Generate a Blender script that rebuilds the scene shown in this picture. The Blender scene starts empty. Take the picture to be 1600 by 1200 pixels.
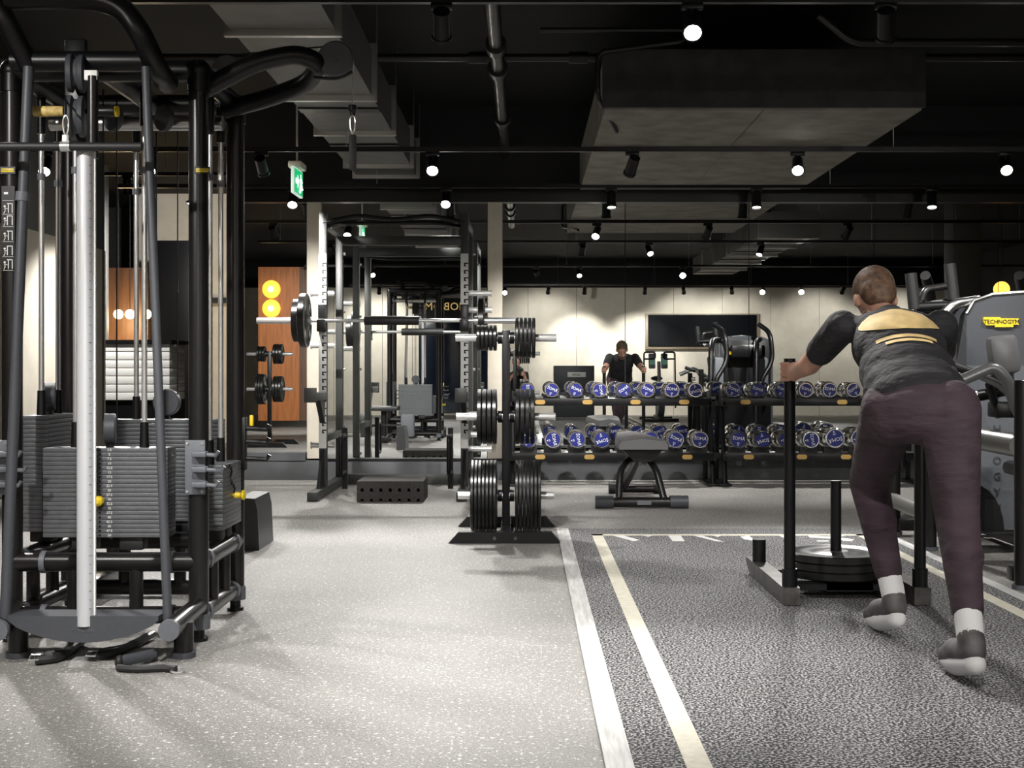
import bpy, bmesh, math, random
from mathutils import Vector, Matrix
from mathutils.bvhtree import BVHTree
random.seed(7)
SC = bpy.context.scene
COL = SC.collection
PI = math.pi
# ---------------------------------------------------------------- camera, world, exposure
F = 2000.0; VX, VY = 819.0, 577.0          # focal length and vanishing point in pixels of the 1600x1200 frame
cam_d = bpy.data.cameras.new('camera'); cam = bpy.data.objects.new('camera', cam_d); COL.objects.link(cam)
cam.location = (0, 0, 1.0); cam.rotation_euler = (PI/2, 0, 0)
cam_d.sensor_width = 36; cam_d.lens = F/1600*36
cam_d.shift_x = -(VX-800)/1600; cam_d.shift_y = -(600-VY)/1600
cam_d.clip_start = 0.05; cam_d.clip_end = 100
SC.camera = cam
SC.view_settings.view_transform = 'Standard'; SC.view_settings.look = 'None'
SC.view_settings.gamma = 1; SC.view_settings.use_curve_mapping = False
SC.view_settings.exposure = 0.55
wd = bpy.data.worlds.new('world'); SC.world = wd; wd.use_nodes = True
wd.node_tree.nodes['Background'].inputs[0].default_value = (0.5, 0.52, 0.55, 1)
wd.node_tree.nodes['Background'].inputs[1].default_value = 0.05
SPOT_W = 215.0
DM = 11.65                                  # distance of the mirror
def W(px, py, d): return Vector(((px-VX)*d/F, d, 1-(py-VY)*d/F))
# ---------------------------------------------------------------- materials
MATS = {}
def mat(name, col, rough=0.5, metal=0.0, emit=0, noise=0.0, scale=30, bump=0.0, col2=None, spec=None, contrast=None, stretch=None):
    if name in MATS: return MATS[name]
    m = bpy.data.materials.new(name); m.use_nodes = True
    nt = m.node_tree; b = nt.nodes['Principled BSDF']
    c = (*col, 1)
    b.inputs['Base Color'].default_value = c
    b.inputs['Roughness'].default_value = rough; b.inputs['Metallic'].default_value = metal
    if spec is not None: b.inputs['Specular IOR Level'].default_value = spec
    if emit:
        b.inputs['Emission Color'].default_value = c; b.inputs['Emission Strength'].default_value = emit
    if noise or bump or col2:
        tc = nt.nodes.new('ShaderNodeTexCoord'); n = nt.nodes.new('ShaderNodeTexNoise')
        n.inputs['Scale'].default_value = scale; n.inputs['Detail'].default_value = 4
        src = tc.outputs['Object']
        if stretch:
            mp = nt.nodes.new('ShaderNodeMapping'); mp.inputs['Scale'].default_value = stretch
            nt.links.new(src, mp.inputs[0]); src = mp.outputs[0]
        nt.links.new(src, n.inputs['Vector'])
        if noise or col2:
            r = nt.nodes.new('ShaderNodeValToRGB')
            lo, hi = contrast or (0.3, 0.7)
            r.color_ramp.elements[0].position = lo; r.color_ramp.elements[1].position = hi
            if col2: r.color_ramp.elements[0].color = c; r.color_ramp.elements[1].color = (*col2, 1)
            else:
                r.color_ramp.elements[0].color = (*[x*(1-noise) for x in col], 1)
                r.color_ramp.elements[1].color = (*[min(1, x*(1+noise)) for x in col], 1)
            nt.links.new(n.outputs['Fac'], r.inputs[0]); nt.links.new(r.outputs[0], b.inputs['Base Color'])
        if bump:
            bp = nt.nodes.new('ShaderNodeBump'); bp.inputs['Strength'].default_value = bump; bp.inputs['Distance'].default_value = 0.02 if bump >= 1 else 0.004
            nt.links.new(n.outputs['Fac'], bp.inputs['Height']); nt.links.new(bp.outputs[0], b.inputs['Normal'])
    MATS[name] = m; return m
def mix_layers(m, layers):
    """adds speckle layers on top of a material's colour: (scale, low, high, colour, voronoi?)"""
    nt = m.node_tree; b = nt.nodes['Principled BSDF']; tc = nt.nodes.new('ShaderNodeTexCoord')
    lk = b.inputs['Base Color'].links
    cur = lk[0].from_socket if lk else None
    for sc, lo, hi, colr in layers:
        n = nt.nodes.new('ShaderNodeTexNoise'); n.inputs['Scale'].default_value = sc; n.inputs['Detail'].default_value = 2
        nt.links.new(tc.outputs['Object'], n.inputs['Vector'])
        r = nt.nodes.new('ShaderNodeValToRGB'); r.color_ramp.elements[0].position = lo; r.color_ramp.elements[1].position = hi
        nt.links.new(n.outputs['Fac'], r.inputs[0])
        mx = nt.nodes.new('ShaderNodeMix'); mx.data_type = 'RGBA'
        nt.links.new(r.outputs[0], mx.inputs[0])
        if cur: nt.links.new(cur, mx.inputs[6])
        else: mx.inputs[6].default_value = b.inputs['Base Color'].default_value
        mx.inputs[7].default_value = (*colr, 1); cur = mx.outputs[2]
    nt.links.new(cur, b.inputs['Base Color']); return m
M_floor = mix_layers(mat('rubber_floor', (0.248, 0.238, 0.226), 0.6, noise=0.18, scale=1.3, bump=0.0), [(150, 0.58, 0.63, (0.09, 0.086, 0.082)), (75, 0.63, 0.66, (0.72, 0.70, 0.66)), (190, 0.62, 0.66, (0.62, 0.60, 0.57))])
M_turf = mix_layers(mat('turf', (0.018, 0.018, 0.020), 0.9, noise=0.2, scale=2), [(120, 0.50, 0.57, (0.46, 0.455, 0.46))])
M_black = mat('black_paint', (0.006, 0.006, 0.007), 0.36, spec=0.35)
M_tube = mat('anthracite_tube', (0.017, 0.016, 0.016), 0.30, 0.3, noise=0.1, scale=60)
M_dgrey = mat('dark_grey_plastic', (0.060, 0.064, 0.074), 0.5, noise=0.06, scale=80)
M_mgrey = mat('mid_grey_plastic', (0.125, 0.133, 0.15), 0.5, noise=0.05, scale=80)
M_chrome = mat('chrome', (0.80, 0.80, 0.80), 0.2, 0.72)
M_dbchrome = mat('mirror_chrome', (0.84, 0.83, 0.82), 0.10, 1.0)
M_steel = mat('brushed_steel', (0.62, 0.62, 0.61), 0.3, 1.0)
M_alu = mat('silver_column', (0.72, 0.74, 0.77), 0.32, 0.4)
M_rubber = mat('black_rubber', (0.014, 0.014, 0.015), 0.55, noise=0.2, scale=120, bump=0.1)
M_plate = mat('weight_plate_rubber', (0.011, 0.011, 0.011), 0.28, noise=0.25, scale=40)
M_stack = mat('stack_steel', (0.125, 0.130, 0.140), 0.42, 0.35, noise=0.08, scale=40)
M_yellow = mat('yellow_plastic', (0.85, 0.62, 0.02), 0.4)
M_white = mat('white_print', (0.85, 0.85, 0.82), 0.5)
M_beige = mat('beige_wall', (0.70, 0.645, 0.545), 0.8, noise=0.08, scale=4, bump=0.05)
M_dark = mat('dark_ceiling', (0.005, 0.005, 0.0055), 0.85)
M_mirror = mat('mirror', (0.86, 0.88, 0.87), 0.0, 1.0)
M_kick = mat('kick_board_grey', (0.085, 0.088, 0.095), 0.6, noise=0.15, scale=6)
M_conc = mat('concrete_soffit', (0.21, 0.195, 0.168), 0.85, noise=0.25, scale=5, bump=0.1)
M_duct = mat('galvanised_duct', (0.15, 0.146, 0.14), 0.5, 0.4, noise=0.12, scale=6)
M_line = mat('cream_paint', (0.72, 0.68, 0.56), 0.7, noise=0.1, scale=40)
M_strip = mat('edge_strip', (0.62, 0.62, 0.61), 0.5, noise=0.25, scale=9, stretch=(8, 0.6, 1))
M_gold = mat('gold_tag', (0.62, 0.40, 0.13), 0.35, 0.6)
M_blue = mat('blue_face', (0.005, 0.013, 0.17), 0.45)
M_uplight = mat('light_grey_plate', (0.62, 0.62, 0.60), 0.45)
M_rackgrey = mat('rack_grey_green', (0.045, 0.047, 0.045), 0.42, 0.2)
M_bulb = mat('lamp_lens', (1.0, 0.95, 0.86), 0.3, emit=60)
M_warm = mat('warm_globe', (1.0, 0.78, 0.42), 0.4, emit=9)
M_grip = mat('yellow_wood_grip', (0.58, 0.42, 0.14), 0.6, noise=0.3, scale=60)
M_pad = mat('dark_vinyl', (0.03, 0.031, 0.034), 0.4, noise=0.1, scale=20)
M_padl = mat('pale_vinyl', (0.17, 0.17, 0.175), 0.36)
# ---------------------------------------------------------------- mesh builder
class MB:
    def __init__(s): s.bm = bmesh.new()
    def box(s, c, size, rot=None, bev=0.0):
        r = bmesh.ops.create_cube(s.bm, size=1.0); vs = r['verts']
        if bev:
            for v in vs: v.co = Vector((v.co.x*size[0], v.co.y*size[1], v.co.z*size[2]))
            es = list({e for v in vs for e in v.link_edges})
            rr = bmesh.ops.bevel(s.bm, geom=es, offset=bev, segments=2, affect='EDGES', profile=0.5)
            vs = list({v for f in rr['faces'] for v in f.verts} | {v for v in vs if v.is_valid})
            m = Matrix.Translation(Vector(c)) @ (rot.to_4x4() if rot else Matrix())
        else:
            m = Matrix.Translation(Vector(c)) @ (rot.to_4x4() if rot else Matrix()) @ Matrix.Diagonal((*size, 1))
        bmesh.ops.transform(s.bm, matrix=m, verts=vs); return s
    def b2(s, a, b, bev=0.0):
        a, b = Vector(a), Vector(b)
        return s.box((a+b)/2, [abs(x) for x in (b-a)], bev=bev)
    def cyl(s, p0, p1, r0, r1=None, n=20, caps=True):
        p0, p1 = Vector(p0), Vector(p1); r1 = r0 if r1 is None else r1
        d = p1-p0; q = Vector((0, 0, 1)).rotation_difference(d.normalized())
        m = Matrix.Translation((p0+p1)/2) @ q.to_matrix().to_4x4()
        bmesh.ops.create_cone(s.bm, cap_ends=caps, segments=n, radius1=max(r0, 1e-5), radius2=max(r1, 1e-5), depth=d.length, matrix=m); return s
    def sph(s, c, r, n=16, rot=None):
        rr = r if hasattr(r, '__len__') else (r, r, r)
        m = Matrix.Translation(Vector(c)) @ (rot.to_4x4() if rot else Matrix()) @ Matrix.Diagonal((*rr, 1))
        bmesh.ops.create_uvsphere(s.bm, u_segments=n, v_segments=max(6, n//2), radius=1, matrix=m); return s
    def tube(s, pts, r, n=12, bend=0.0, closed=False, caps=True):
        pts = [Vector(p) for p in pts]
        if bend and len(pts) > 2:
            out = []
            rng = range(len(pts)) if closed else range(1, len(pts)-1)
            if not closed: out.append(pts[0])
            for i in rng:
                a, b, c = pts[i-1], pts[i], pts[(i+1) % len(pts)]
                k = min(bend, (a-b).length*0.48, (c-b).length*0.48)
                p, q = b+(a-b).normalized()*k, b+(c-b).normalized()*k
                for j in range(7):
                    t = j/6; out.append(p*(1-t)**2+b*2*t*(1-t)+q*t*t)
            if not closed: out.append(pts[-1])
            pts = out
        N = len(pts); rad = r if hasattr(r, '__len__') else [r]*N
        rings = []; nrm = None
        for i in range(N):
            if closed: t = pts[(i+1) % N]-pts[i-1]
            else: t = pts[min(i+1, N-1)]-pts[max(i-1, 0)]
            t = t.normalized() if t.length > 1e-9 else Vector((0, 0, 1))
            if nrm is None:
                nrm = t.orthogonal().normalized()
            nrm = (nrm-t*nrm.dot(t)); nrm = nrm.normalized() if nrm.length > 1e-6 else t.orthogonal().normalized()
            bn = t.cross(nrm)
            rings.append([s.bm.verts.new(pts[i]+(nrm*math.cos(2*PI*k/n)+bn*math.sin(2*PI*k/n))*rad[i]) for k in range(n)])
        last = N if closed else N-1
        for i in range(last):
            A, B = rings[i], rings[(i+1) % N]
            for k in range(n): s.bm.faces.new((A[k], A[(k+1) % n], B[(k+1) % n], B[k]))
        if caps and not closed:
            s.bm.faces.new(rings[0][::-1]); s.bm.faces.new(rings[-1])
        return s
    def lathe(s, prof, c=(0, 0, 0), axis=(0, 0, 1), n=28, bore=False):
        """profile of (radius, height along axis)"""
        q = Vector((0, 0, 1)).rotation_difference(Vector(axis).normalized()).to_matrix(); c = Vector(c)
        rings = []
        for r, h in prof:
            rings.append([s.bm.verts.new(c+q @ Vector((max(r, 1e-5)*math.cos(2*PI*k/n), max(r, 1e-5)*math.sin(2*PI*k/n), h))) for k in range(n)])
        for A, B in zip(rings, rings[1:]):
            for k in range(n): s.bm.faces.new((A[k], A[(k+1) % n], B[(k+1) % n], B[k]))
        if bore:
            A, B = rings[-1], rings[0]
            for k in range(n): s.bm.faces.new((A[k], A[(k+1) % n], B[(k+1) % n], B[k]))
        else: s.bm.faces.new(rings[0][::-1]); s.bm.faces.new(rings[-1])
        return s
    def prism(s, poly, vec):
        """poly: 3D points of a flat polygon, extruded along vec"""
        a = [s.bm.verts.new(Vector(p)) for p in poly]; b = [s.bm.verts.new(Vector(p)+Vector(vec)) for p in poly]
        n = len(a); s.bm.faces.new(a[::-1]); s.bm.faces.new(b)
        for k in range(n): s.bm.faces.new((a[k], a[(k+1) % n], b[(k+1) % n], b[k]))
        return s
    def mesh(s, name, material, off=(0, 0, 0), smooth=True):
        bmesh.ops.recalc_face_normals(s.bm, faces=s.bm.faces)
        me = bpy.data.meshes.new(name)
        if Vector(off).length: bmesh.ops.translate(s.bm, vec=-Vector(off), verts=s.bm.verts)
        s.bm.to_mesh(me); s.bm.free(); finish(me, material, smooth); return me
def finish(me, material, smooth=True):
    if material: me.materials.append(material)
    if smooth:
        me.polygons.foreach_set('use_smooth', [True]*len(me.polygons)); me.set_sharp_from_angle(angle=math.radians(38))
    me.update()
def put(name, me, parent=None, loc=(0, 0, 0), rot=None):
    o = bpy.data.objects.new(name, me); COL.objects.link(o); o.location = loc
    if rot: o.rotation_euler = rot
    if parent: o.parent = parent
    return o
def wloc(o):
    v = Vector(o.location); p = o.parent
    while p: v += Vector(p.location); p = p.parent
    return v
def part(parent, name, mb, material, label=None, local=False, kind=None):
    """a part whose geometry is authored in world coordinates (or in the thing's own when local)"""
    me = mb.mesh(name, material, (0, 0, 0) if local else wloc(parent))
    o = put(name, me, parent)
    if label: o['label'] = label
    if kind: o['kind'] = kind
    return o
def tag(o, label, cat, group=None):
    o['label'] = label; o['category'] = cat
    if group: o['group'] = group
    return o
def thing(name, label, cat, loc, rotz=0, group=None):
    o = bpy.data.objects.new(name, None); COL.objects.link(o); o.location = loc; o.rotation_euler = (0, 0, rotz)
    o.empty_display_size = 0.1
    return tag(o, label, cat, group)
def single(name, mb, material, label, cat, base, group=None):
    o = put(name, mb.mesh(name, material, base), None, base); return tag(o, label, cat, group)
def struct(name, mb, material, base=(0, 0, 0)):
    o = put(name, mb.mesh(name, material, base, smooth=False), None, base); o['kind'] = 'structure'; return o
def copy_tree(o, parent=None):
    c = o.copy(); COL.objects.link(c); c.parent = parent
    for ch in list(o.children): copy_tree(ch, c)
    return c
TXT = {}
def text_mesh(s, size, material, depth=0.0008):
    """flat lettering standing in the XZ plane, readable from -Y, centred"""
    k = (s, size, material.name)
    if k in TXT: return TXT[k]
    cu = bpy.data.curves.new('lettering', 'FONT'); cu.body = s; cu.size = size; cu.align_x = 'CENTER'; cu.align_y = 'CENTER'; cu.extrude = depth; cu.resolution_u = 2
    o = bpy.data.objects.new('lettering', cu); COL.objects.link(o)
    dg = bpy.context.evaluated_depsgraph_get(); me = bpy.data.meshes.new_from_object(o.evaluated_get(dg))
    bpy.data.objects.remove(o)
    me.transform(Matrix.Rotation(PI/2, 4, 'X')); me.materials.clear(); me.materials.append(material); me.name = 'lettering'
    TXT[k] = me; return me
ORD = ['first', 'second', 'third', 'fourth', 'fifth', 'sixth', 'seventh', 'eighth', 'ninth', 'tenth', 'eleventh', 'twelfth']
# ================================================================= the setting
YB = -4.65; XL, XR, YF = -8.0, 9.5, 19.0; ZC = 3.4
struct('floor', MB().b2((XL, YB, -0.1), (XR, YF, 0)), M_floor)
struct('ceiling', MB().b2((XL, YB, ZC), (XR, YF, ZC+0.1)), M_dark)
wf = struct('wall_front', MB().b2((-2.55, DM+0.02, 0), (XR, DM+0.2, ZC)), mat('wall_dark', (0.02, 0.02, 0.022), 0.8))
MP = [(-2.55, -1.975, 0.249), (-1.84, -0.335, 0.19), (-0.2, 0.92, 0.19), (0.92, 2.045, 0.19), (2.045, 3.186, 0.19), (3.186, 4.316, 0.19), (4.316, 5.45, 0.19), (5.45, 6.49, 0.19)]
for a, b, z0 in MP:
    part(wf, 'mirror_panel', MB().b2((a+0.003, DM, z0), (b-0.003, DM+0.02, 2.515)), M_mirror)
part(wf, 'kick_board', MB().b2((-2.55, DM-0.09, 0), (XR, DM+0.02, 0.175), 0.004), M_kick)
part(wf, 'mirror_ledge', MB().b2((-1.84, DM-0.1, 0.175), (XR, DM+0.02, 0.19)), M_black)
part(wf, 'mirror_ledge', MB().b2((-2.55, DM-0.1, 0.175), (-1.975, DM+0.02, 0.249)), M_kick)
for a, b in ((480, 502), (762, 785)):
    p0 = W(a, 300, DM-0.03); p1 = W(b, 300, DM-0.03)
    part(wf, 'pilaster', MB().b2((p0.x, DM-0.05, 0.19), (p1.x, DM+0.02, 2.62), 0.004), M_beige, 'pale beige pilaster between the mirrors')
part(wf, 'top_beam', MB().b2((-2.55, DM-0.06, 2.515), (XR, DM+0.02, 2.64)), M_black)
struct('wall_left', MB().b2((-4.12, 9.9, 2.13), (-4.0, 12.2, ZC)), mat('wall_grey', (0.16, 0.16, 0.155), 0.8))
part(bpy.data.objects['wall_left'], 'lower_wall', MB().b2((-4.13, 9.9, 0), (-3.99, 12.2, 2.13)), M_beige, 'beige lower wall')
struct('wall_right', MB().b2((XR, YB, 0), (XR+0.1, YF, ZC)), mat('wall_dark2', (0.03, 0.03, 0.033), 0.8))
struct('wall_side', MB().b2((XL-0.1, YB, 0), (XL, YF, ZC)), MATS['wall_grey'])
struct('wall_lobby', MB().b2((XL, YF, 0), (XR, YF+0.1, ZC)), MATS['wall_dark2'])
wb = struct('wall_back', MB().b2((XL, YB-0.12, 0), (XR, YB-0.02, ZC)), MATS['wall_dark2'])
k = -7
while True:
    x0 = 0.084+1.06*k; x1 = x0+1.06; k += 1
    if x1 < XL: continue
    if x0 > XR: break
    x0, x1 = max(x0, XL), min(x1, XR)
    part(wb, 'wall_panel', MB().b2((x0+0.004, YB-0.02, 0), (x1-0.004, YB+0.0, 2.78)), M_beige)
part(wb, 'bulkhead', MB().b2((XL, YB-0.02, 2.78), (XR, YB+0.25, ZC)), M_dark)
# shop-front glass with its fascia on the back wall, seen in the mirror
win = struct('window_1', MB().b2((-2.3, YB, 0.05), (-0.75, YB+0.05, 2.1)), mat('night_glass', (0.008, 0.014, 0.03), 0.06))
part(win, 'fascia', MB().b2((-2.4, YB, 2.1), (-0.7, YB+0.08, 2.55)), M_black)
for px in (-1.79, -1.27): part(win, 'window_mullion', MB().b2((px-0.02, YB+0.05, 0.05), (px+0.02, YB+0.07, 2.1)), M_black)
M_goldt = mat('gold_lettering', (0.8, 0.55, 0.2), 0.4, emit=0.4)
for s, x in (('AHOB', -1.42), ('OM', -1.98)):
    put('lettering', text_mesh(s, 0.24, M_goldt), win, (x, YB+0.085, 2.36), (0, 0, PI))
# screen pair on the back wall
tv = thing('wall_display', 'wide black display of two screens in a pale frame on beige wall, seen in mirror', 'display', (3.88, YB+0.05, 1.5))
part(tv, 'frame', MB().b2((2.64, YB+0.001, 1.44), (5.12, YB+0.07, 2.21), 0.005), mat('frame_tan', (0.25, 0.2, 0.14), 0.5))
for a in (2.70, 3.88): part(tv, 'screen', MB().b2((a, YB+0.07, 1.50), (a+1.18, YB+0.09, 2.185)), mat('screen_glass', (0.006, 0.007, 0.009), 0.12))
# concrete soffit, ducts, pipes
so = struct('ceiling_soffit', MB().b2((0.506, 8.03, 2.626), (2.493, DM+0.02, 2.98)), M_conc)
part(so, 'soffit_fascia', MB().b2((0.49, 8.0, 2.64), (2.51, 8.03, 3.0)), mat('fascia_black', (0.03, 0.03, 0.032), 0.85, noise=0.3, scale=8))
part(so, 'soffit_joint', MB().b2((1.5, 8.03, 2.6245), (1.508, DM, 2.6262)), M_black)
def duct(label, x0, x1, z0, z1, ys):
    t = thing('air_duct', label, 'duct', ((x0+x1)/2, ys[0], z0))
    for a, b in zip(ys, ys[1:]):
        part(t, 'duct_section', MB().b2((x0, a+0.01, z0), (x1, b-0.01, z1)), M_duct)
        part(t, 'flange', MB().b2((x0-0.035, b-0.02, z0-0.035), (x1+0.035, b+0.02, z1+0.035)), M_steel)
        part(t, 'stiffener', MB().b2((x0, (a+b)/2-0.25, z0-0.012), (x1, (a+b)/2-0.12, z0)), M_black)
        part(t, 'hanger_rod', MB().cyl((x1+0.03, b, z1), (x1+0.03, b, ZC), 0.006, n=6), M_steel)
duct('grey sheet-metal air duct running along the ceiling above the cable station', -1.52, -0.98, 2.76, 3.06, (3.4, 4.95, 6.64, 8.24, 9.46, 11.0, 11.6))
duct('sheet-metal air duct on the right of the ceiling, seen only in mirror', 3.2, 3.95, 2.8, 3.1, (-1.0, 0.4, 1.8, 3.2, 4.6, 6.0))
def pipe(label, pts, r, clamps=()):
    t = thing('ceiling_pipe', label, 'pipe', pts[0])
    part(t, 'tube', MB().tube(pts, r, bend=0.06), M_tube)
    for c, ax in clamps:
        part(t, 'coupling', MB().cyl(Vector(c)-Vector(ax)*0.06, Vector(c)+Vector(ax)*0.06, r*1.5), M_black)
pipe('thick ceiling pipe running from the room towards the mirror', [(-0.167, 6.2, 2.92), (-0.167, 11.6, 2.92)], 0.042, [((-0.167, 8.2, 2.92), (0, 1, 0)), ((-0.167, 7.6, 2.92), (0, 1, 0)), ((-0.167, 9.8, 2.92), (0, 1, 0))])
pipe('thin pipe crossing under the whole ceiling in front of the soffit', [(-3, 8.3, 3.02), (6.4, 8.3, 3.02)], 0.026, [((-0.3, 8.3, 3.02), (1, 0, 0)), ((0.35, 8.3, 3.02), (1, 0, 0))])
pipe('bent sprinkler pipe dropping beside the concrete soffit', [(0.1, 8.0, 3.12), (1.0, 8.0, 3.12), (1.0, 8.0, 3.05), (0.46, 8.0, 2.98), (0.46, 8.0, 2.70), (0.62, 8.6, 2.6)], 0.016)
pipe('low dark pipe with a bent end under the right ceiling', [(1.75, 7.6, 3.1), (1.95, 7.6, 2.94), (3.05, 7.6, 2.94), (3.05, 7.6, 3.2)], 0.024)
# ---------------------------------------------------------------- tracks and spotlights
HEAD = {}
def spot_head(label, x, y, zt, target, group=None, power=1.0, cone=62):
    t = thing('track_spotlight', label, 'spotlight', (x, y, zt), 0, group)
    piv = Vector((0, 0, -0.10)); d = (Vector(target)-(Vector((x, y, zt))+piv)).normalized()
    if 'a' not in HEAD:
        HEAD['a'] = MB().b2((-0.05, -0.018, -0.03), (0.05, 0.018, 0), 0.004).mesh('adapter', M_black)
        HEAD['s'] = MB().cyl((0, 0, -0.11), (0, 0, -0.02), 0.008, n=8).mesh('stem', M_black)
        HEAD['h'] = MB().lathe([(0.03, -0.08), (0.04, -0.075), (0.042, 0.06), (0.048, 0.065), (0.048, 0.08), (0.040, 0.08), (0.036, 0.062)], n=20).mesh('housing', M_black)
        HEAD['l'] = MB().lathe([(0.036, 0.062), (0.036, 0.066)], n=20).mesh('lens', M_bulb)
    put('adapter', HEAD['a'], t); put('stem', HEAD['s'], t)
    q = Vector((0, 0, 1)).rotation_difference(d).to_euler()
    h = put('housing', HEAD['h'], t, piv, q); put('lens', HEAD['l'], h)
    L = bpy.data.lights.new('spot', 'SPOT'); L.energy = SPOT_W*power; L.spot_size = math.radians(cone); L.spot_blend = 0.7; L.shadow_soft_size = 0.045
    L.color = (1.0, 0.975, 0.935)
    lo = bpy.data.objects.new('spot_light', L); COL.objects.link(lo); lo.parent = t; lo.location = piv+d*0.09
    lo.rotation_euler = Vector((0, 0, -1)).rotation_difference(d).to_euler()
TR = [('added lobby ceiling track beyond the opening', 12.9, 2.95, [(-5.0, (-4.9, 14.0, 0.9), .5), (-4.0, (-4.2, 14.0, 0.9), .5), (-3.2, (-4.6, 17.5, 1.6), 1.2)]),  # added track, its heads put in to light the dark lobby and desk
      ('nearest ceiling track', 5.98, 2.71, [(-2.9, (-4.2, 1.4, 0.6), 3.2), (-2.6, (-1.7, 4.6, 0.9), .8), (-0.386, (-0.6, 9.3, 0), 1), (0.786, (0.5, 3.2, 0), 1), (1.69, (2.3, 8.2, 0.4), .7), (3.2, (2.5, 6.9, 0.8), .35)]),  # first head is added out of view to light the orange panel
      ('middle ceiling track', 9.36, 2.59, [(-3.5, (-3.0, 6.8, 0), .8), (-2.73, (-2.3, 6.5, 0), .8), (-1.92, (-1.85, 11.4, 1.0), 1.3), (-0.67, (-0.5, 6.3, 0), 1), (0.79, (0.25, 11.2, 0.8), 1.3), (2.0, (1.4, 6.2, 0), 1), (3.52, (2.8, 6.3, 0.2), .8)]),
      ('ceiling track at the mirror', 11.3, 2.60, [(-2.9, (-4.0, 10.7, 1.1), 1.0), (-2.04, (-1.9, 9.0, 0), .6), (-0.69, (-0.7, 8.6, 0), .7), (0.77, (0.8, 10.8, 0.3), .5), (2.05, (2.0, 10.8, 0.3), .5), (3.6, (3.4, 10.6, 0.3), .5)]),  # first head is an extra, added to light the beige lower wall
      ('nearer ceiling track seen only mirrored', 2.3, 2.68, [(-2.5, (-1.55, 4.5, 0.9), .8), (-0.8, (-0.5, 4.6, 0), 1), (0.2, (1.1, -3.2, 0.7), .9), (0.9, (1.1, 5.0, 0.0), .45), (2.6, (2.2, 6.2, 0.2), .3)]),  # third head is added to lighten the front of the storage box
      ('track along the mirrored beige wall', -3.2, 2.73, [(-3.0, (-3.2, -4.6, 1.5), .6), (-1.9, (-2.3, -1.0, 0), .6), (-0.4, (-0.5, 0.8, 0), .8), (0.5, (0.4, -4.6, 1.6), .25), (1.25, (1.2, -4.6, 1.2), .8), (2.5, (2.5, -4.6, 1.2), .8), (3.3, (3.6, -4.6, 1.6), .3), (4.3, (4.6, -4.6, 1.6), .25), (4.94, (3.6, 1.5, 0.4), .8), (5.74, (4.6, 2, 0.4), .8), (6.6, (6.4, -4.6, 1.6), .25), (8.3, (8.1, -4.6, 1.6), .25)])]  # first, eighth and last two heads are added just to brighten the wall
for nm, ty, tz, hs in TR:
    t = thing('lighting_track', 'black rail of the '+nm, 'track', (1.0, ty, tz))
    rx0, rx1 = (-3.6, 9.0) if ty < 12 else (-7.0, -2.7)
    part(t, 'rail', MB().b2((rx0, ty-0.018, tz), (rx1, ty+0.018, tz+0.035)), M_black)
    for i in range(7):
        x = rx0+0.3+i*(rx1-rx0-0.6)/6; part(t, 'suspension_wire', MB().cyl((x, ty, tz+0.03), (x, ty, 2.63 if (0.5 < x < 2.5 and 8.1 < ty < 11.6) else (2.755 if (-1.53 < x < -0.97 and 3.4 < ty < 11.6) else ZC)), 0.0025, n=5), M_steel)
    for i, (x, tg, pw) in enumerate(hs):
        spot_head('%s spotlight from the left on the %s' % (ORD[i], nm), x, ty, tz, tg, power=pw, group='track spotlights', cone=(70 if tg[2] < 1.3 else 95) if (ty < 0 and tg[1] < -4) else 62)
# exit sign
def exit_sign(label, loc, rz):
    t = thing('exit_sign', label, 'sign', loc, rz)
    part(t, 'case', MB().b2((-0.17, -0.012, -0.1), (0.17, 0.012, 0.1), 0.003), mat('sign_white', (0.6, 0.7, 0.65), 0.5, emit=0.5), local=True)
    gm = mat('exit_green', (0.0, 0.30, 0.10), 0.4, emit=1.1)
    for s in (-1, 1):
        f = part(t, 'sign_face', MB().b2((-0.16, s*0.012, -0.09), (0.16, s*0.014, 0.09)), gm, local=True)
        wm = mat('sign_glow_white', (0.8, 1, 0.9), 0.4, emit=1.5)
        y = s*0.0155
        m = MB().prism([(-0.12, y, -0.02), (-0.05, y, -0.02), (-0.05, y, -0.05), (0.0, y, 0), (-0.05, y, 0.05), (-0.05, y, 0.02), (-0.12, y, 0.02)], (0, s*0.001, 0))
        part(f, 'arrow', m, wm, local=True)
        m = MB().sph((0.075, y, 0.055), (0.016, 0.001, 0.016), 10)
        m.tube([(0.03, y, -0.075), (0.055, y, -0.03), (0.07, y, -0.005), (0.07, y, 0.035)], 0.009, n=6).tube([(0.07, y, -0.005), (0.095, y, -0.03), (0.125, y, -0.04)], 0.009, n=6).tube([(0.03, y, 0.02), (0.07, y, 0.03), (0.11, y, 0.01)], 0.007, n=6)
        part(f, 'running_figure', m, wm, local=True)
    part(t, 'bracket', MB().b2((-0.1, -0.05, 0.1), (0.12, 0.05, 0.15), 0.01).cyl((0, 0, 0.15), (0, 0, ZC-loc[2]), 0.008), M_beige, local=True)
exit_sign('green exit sign with white arrow hanging under the duct by the pilaster', W(464, 285, 9.7), math.radians(89))
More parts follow.
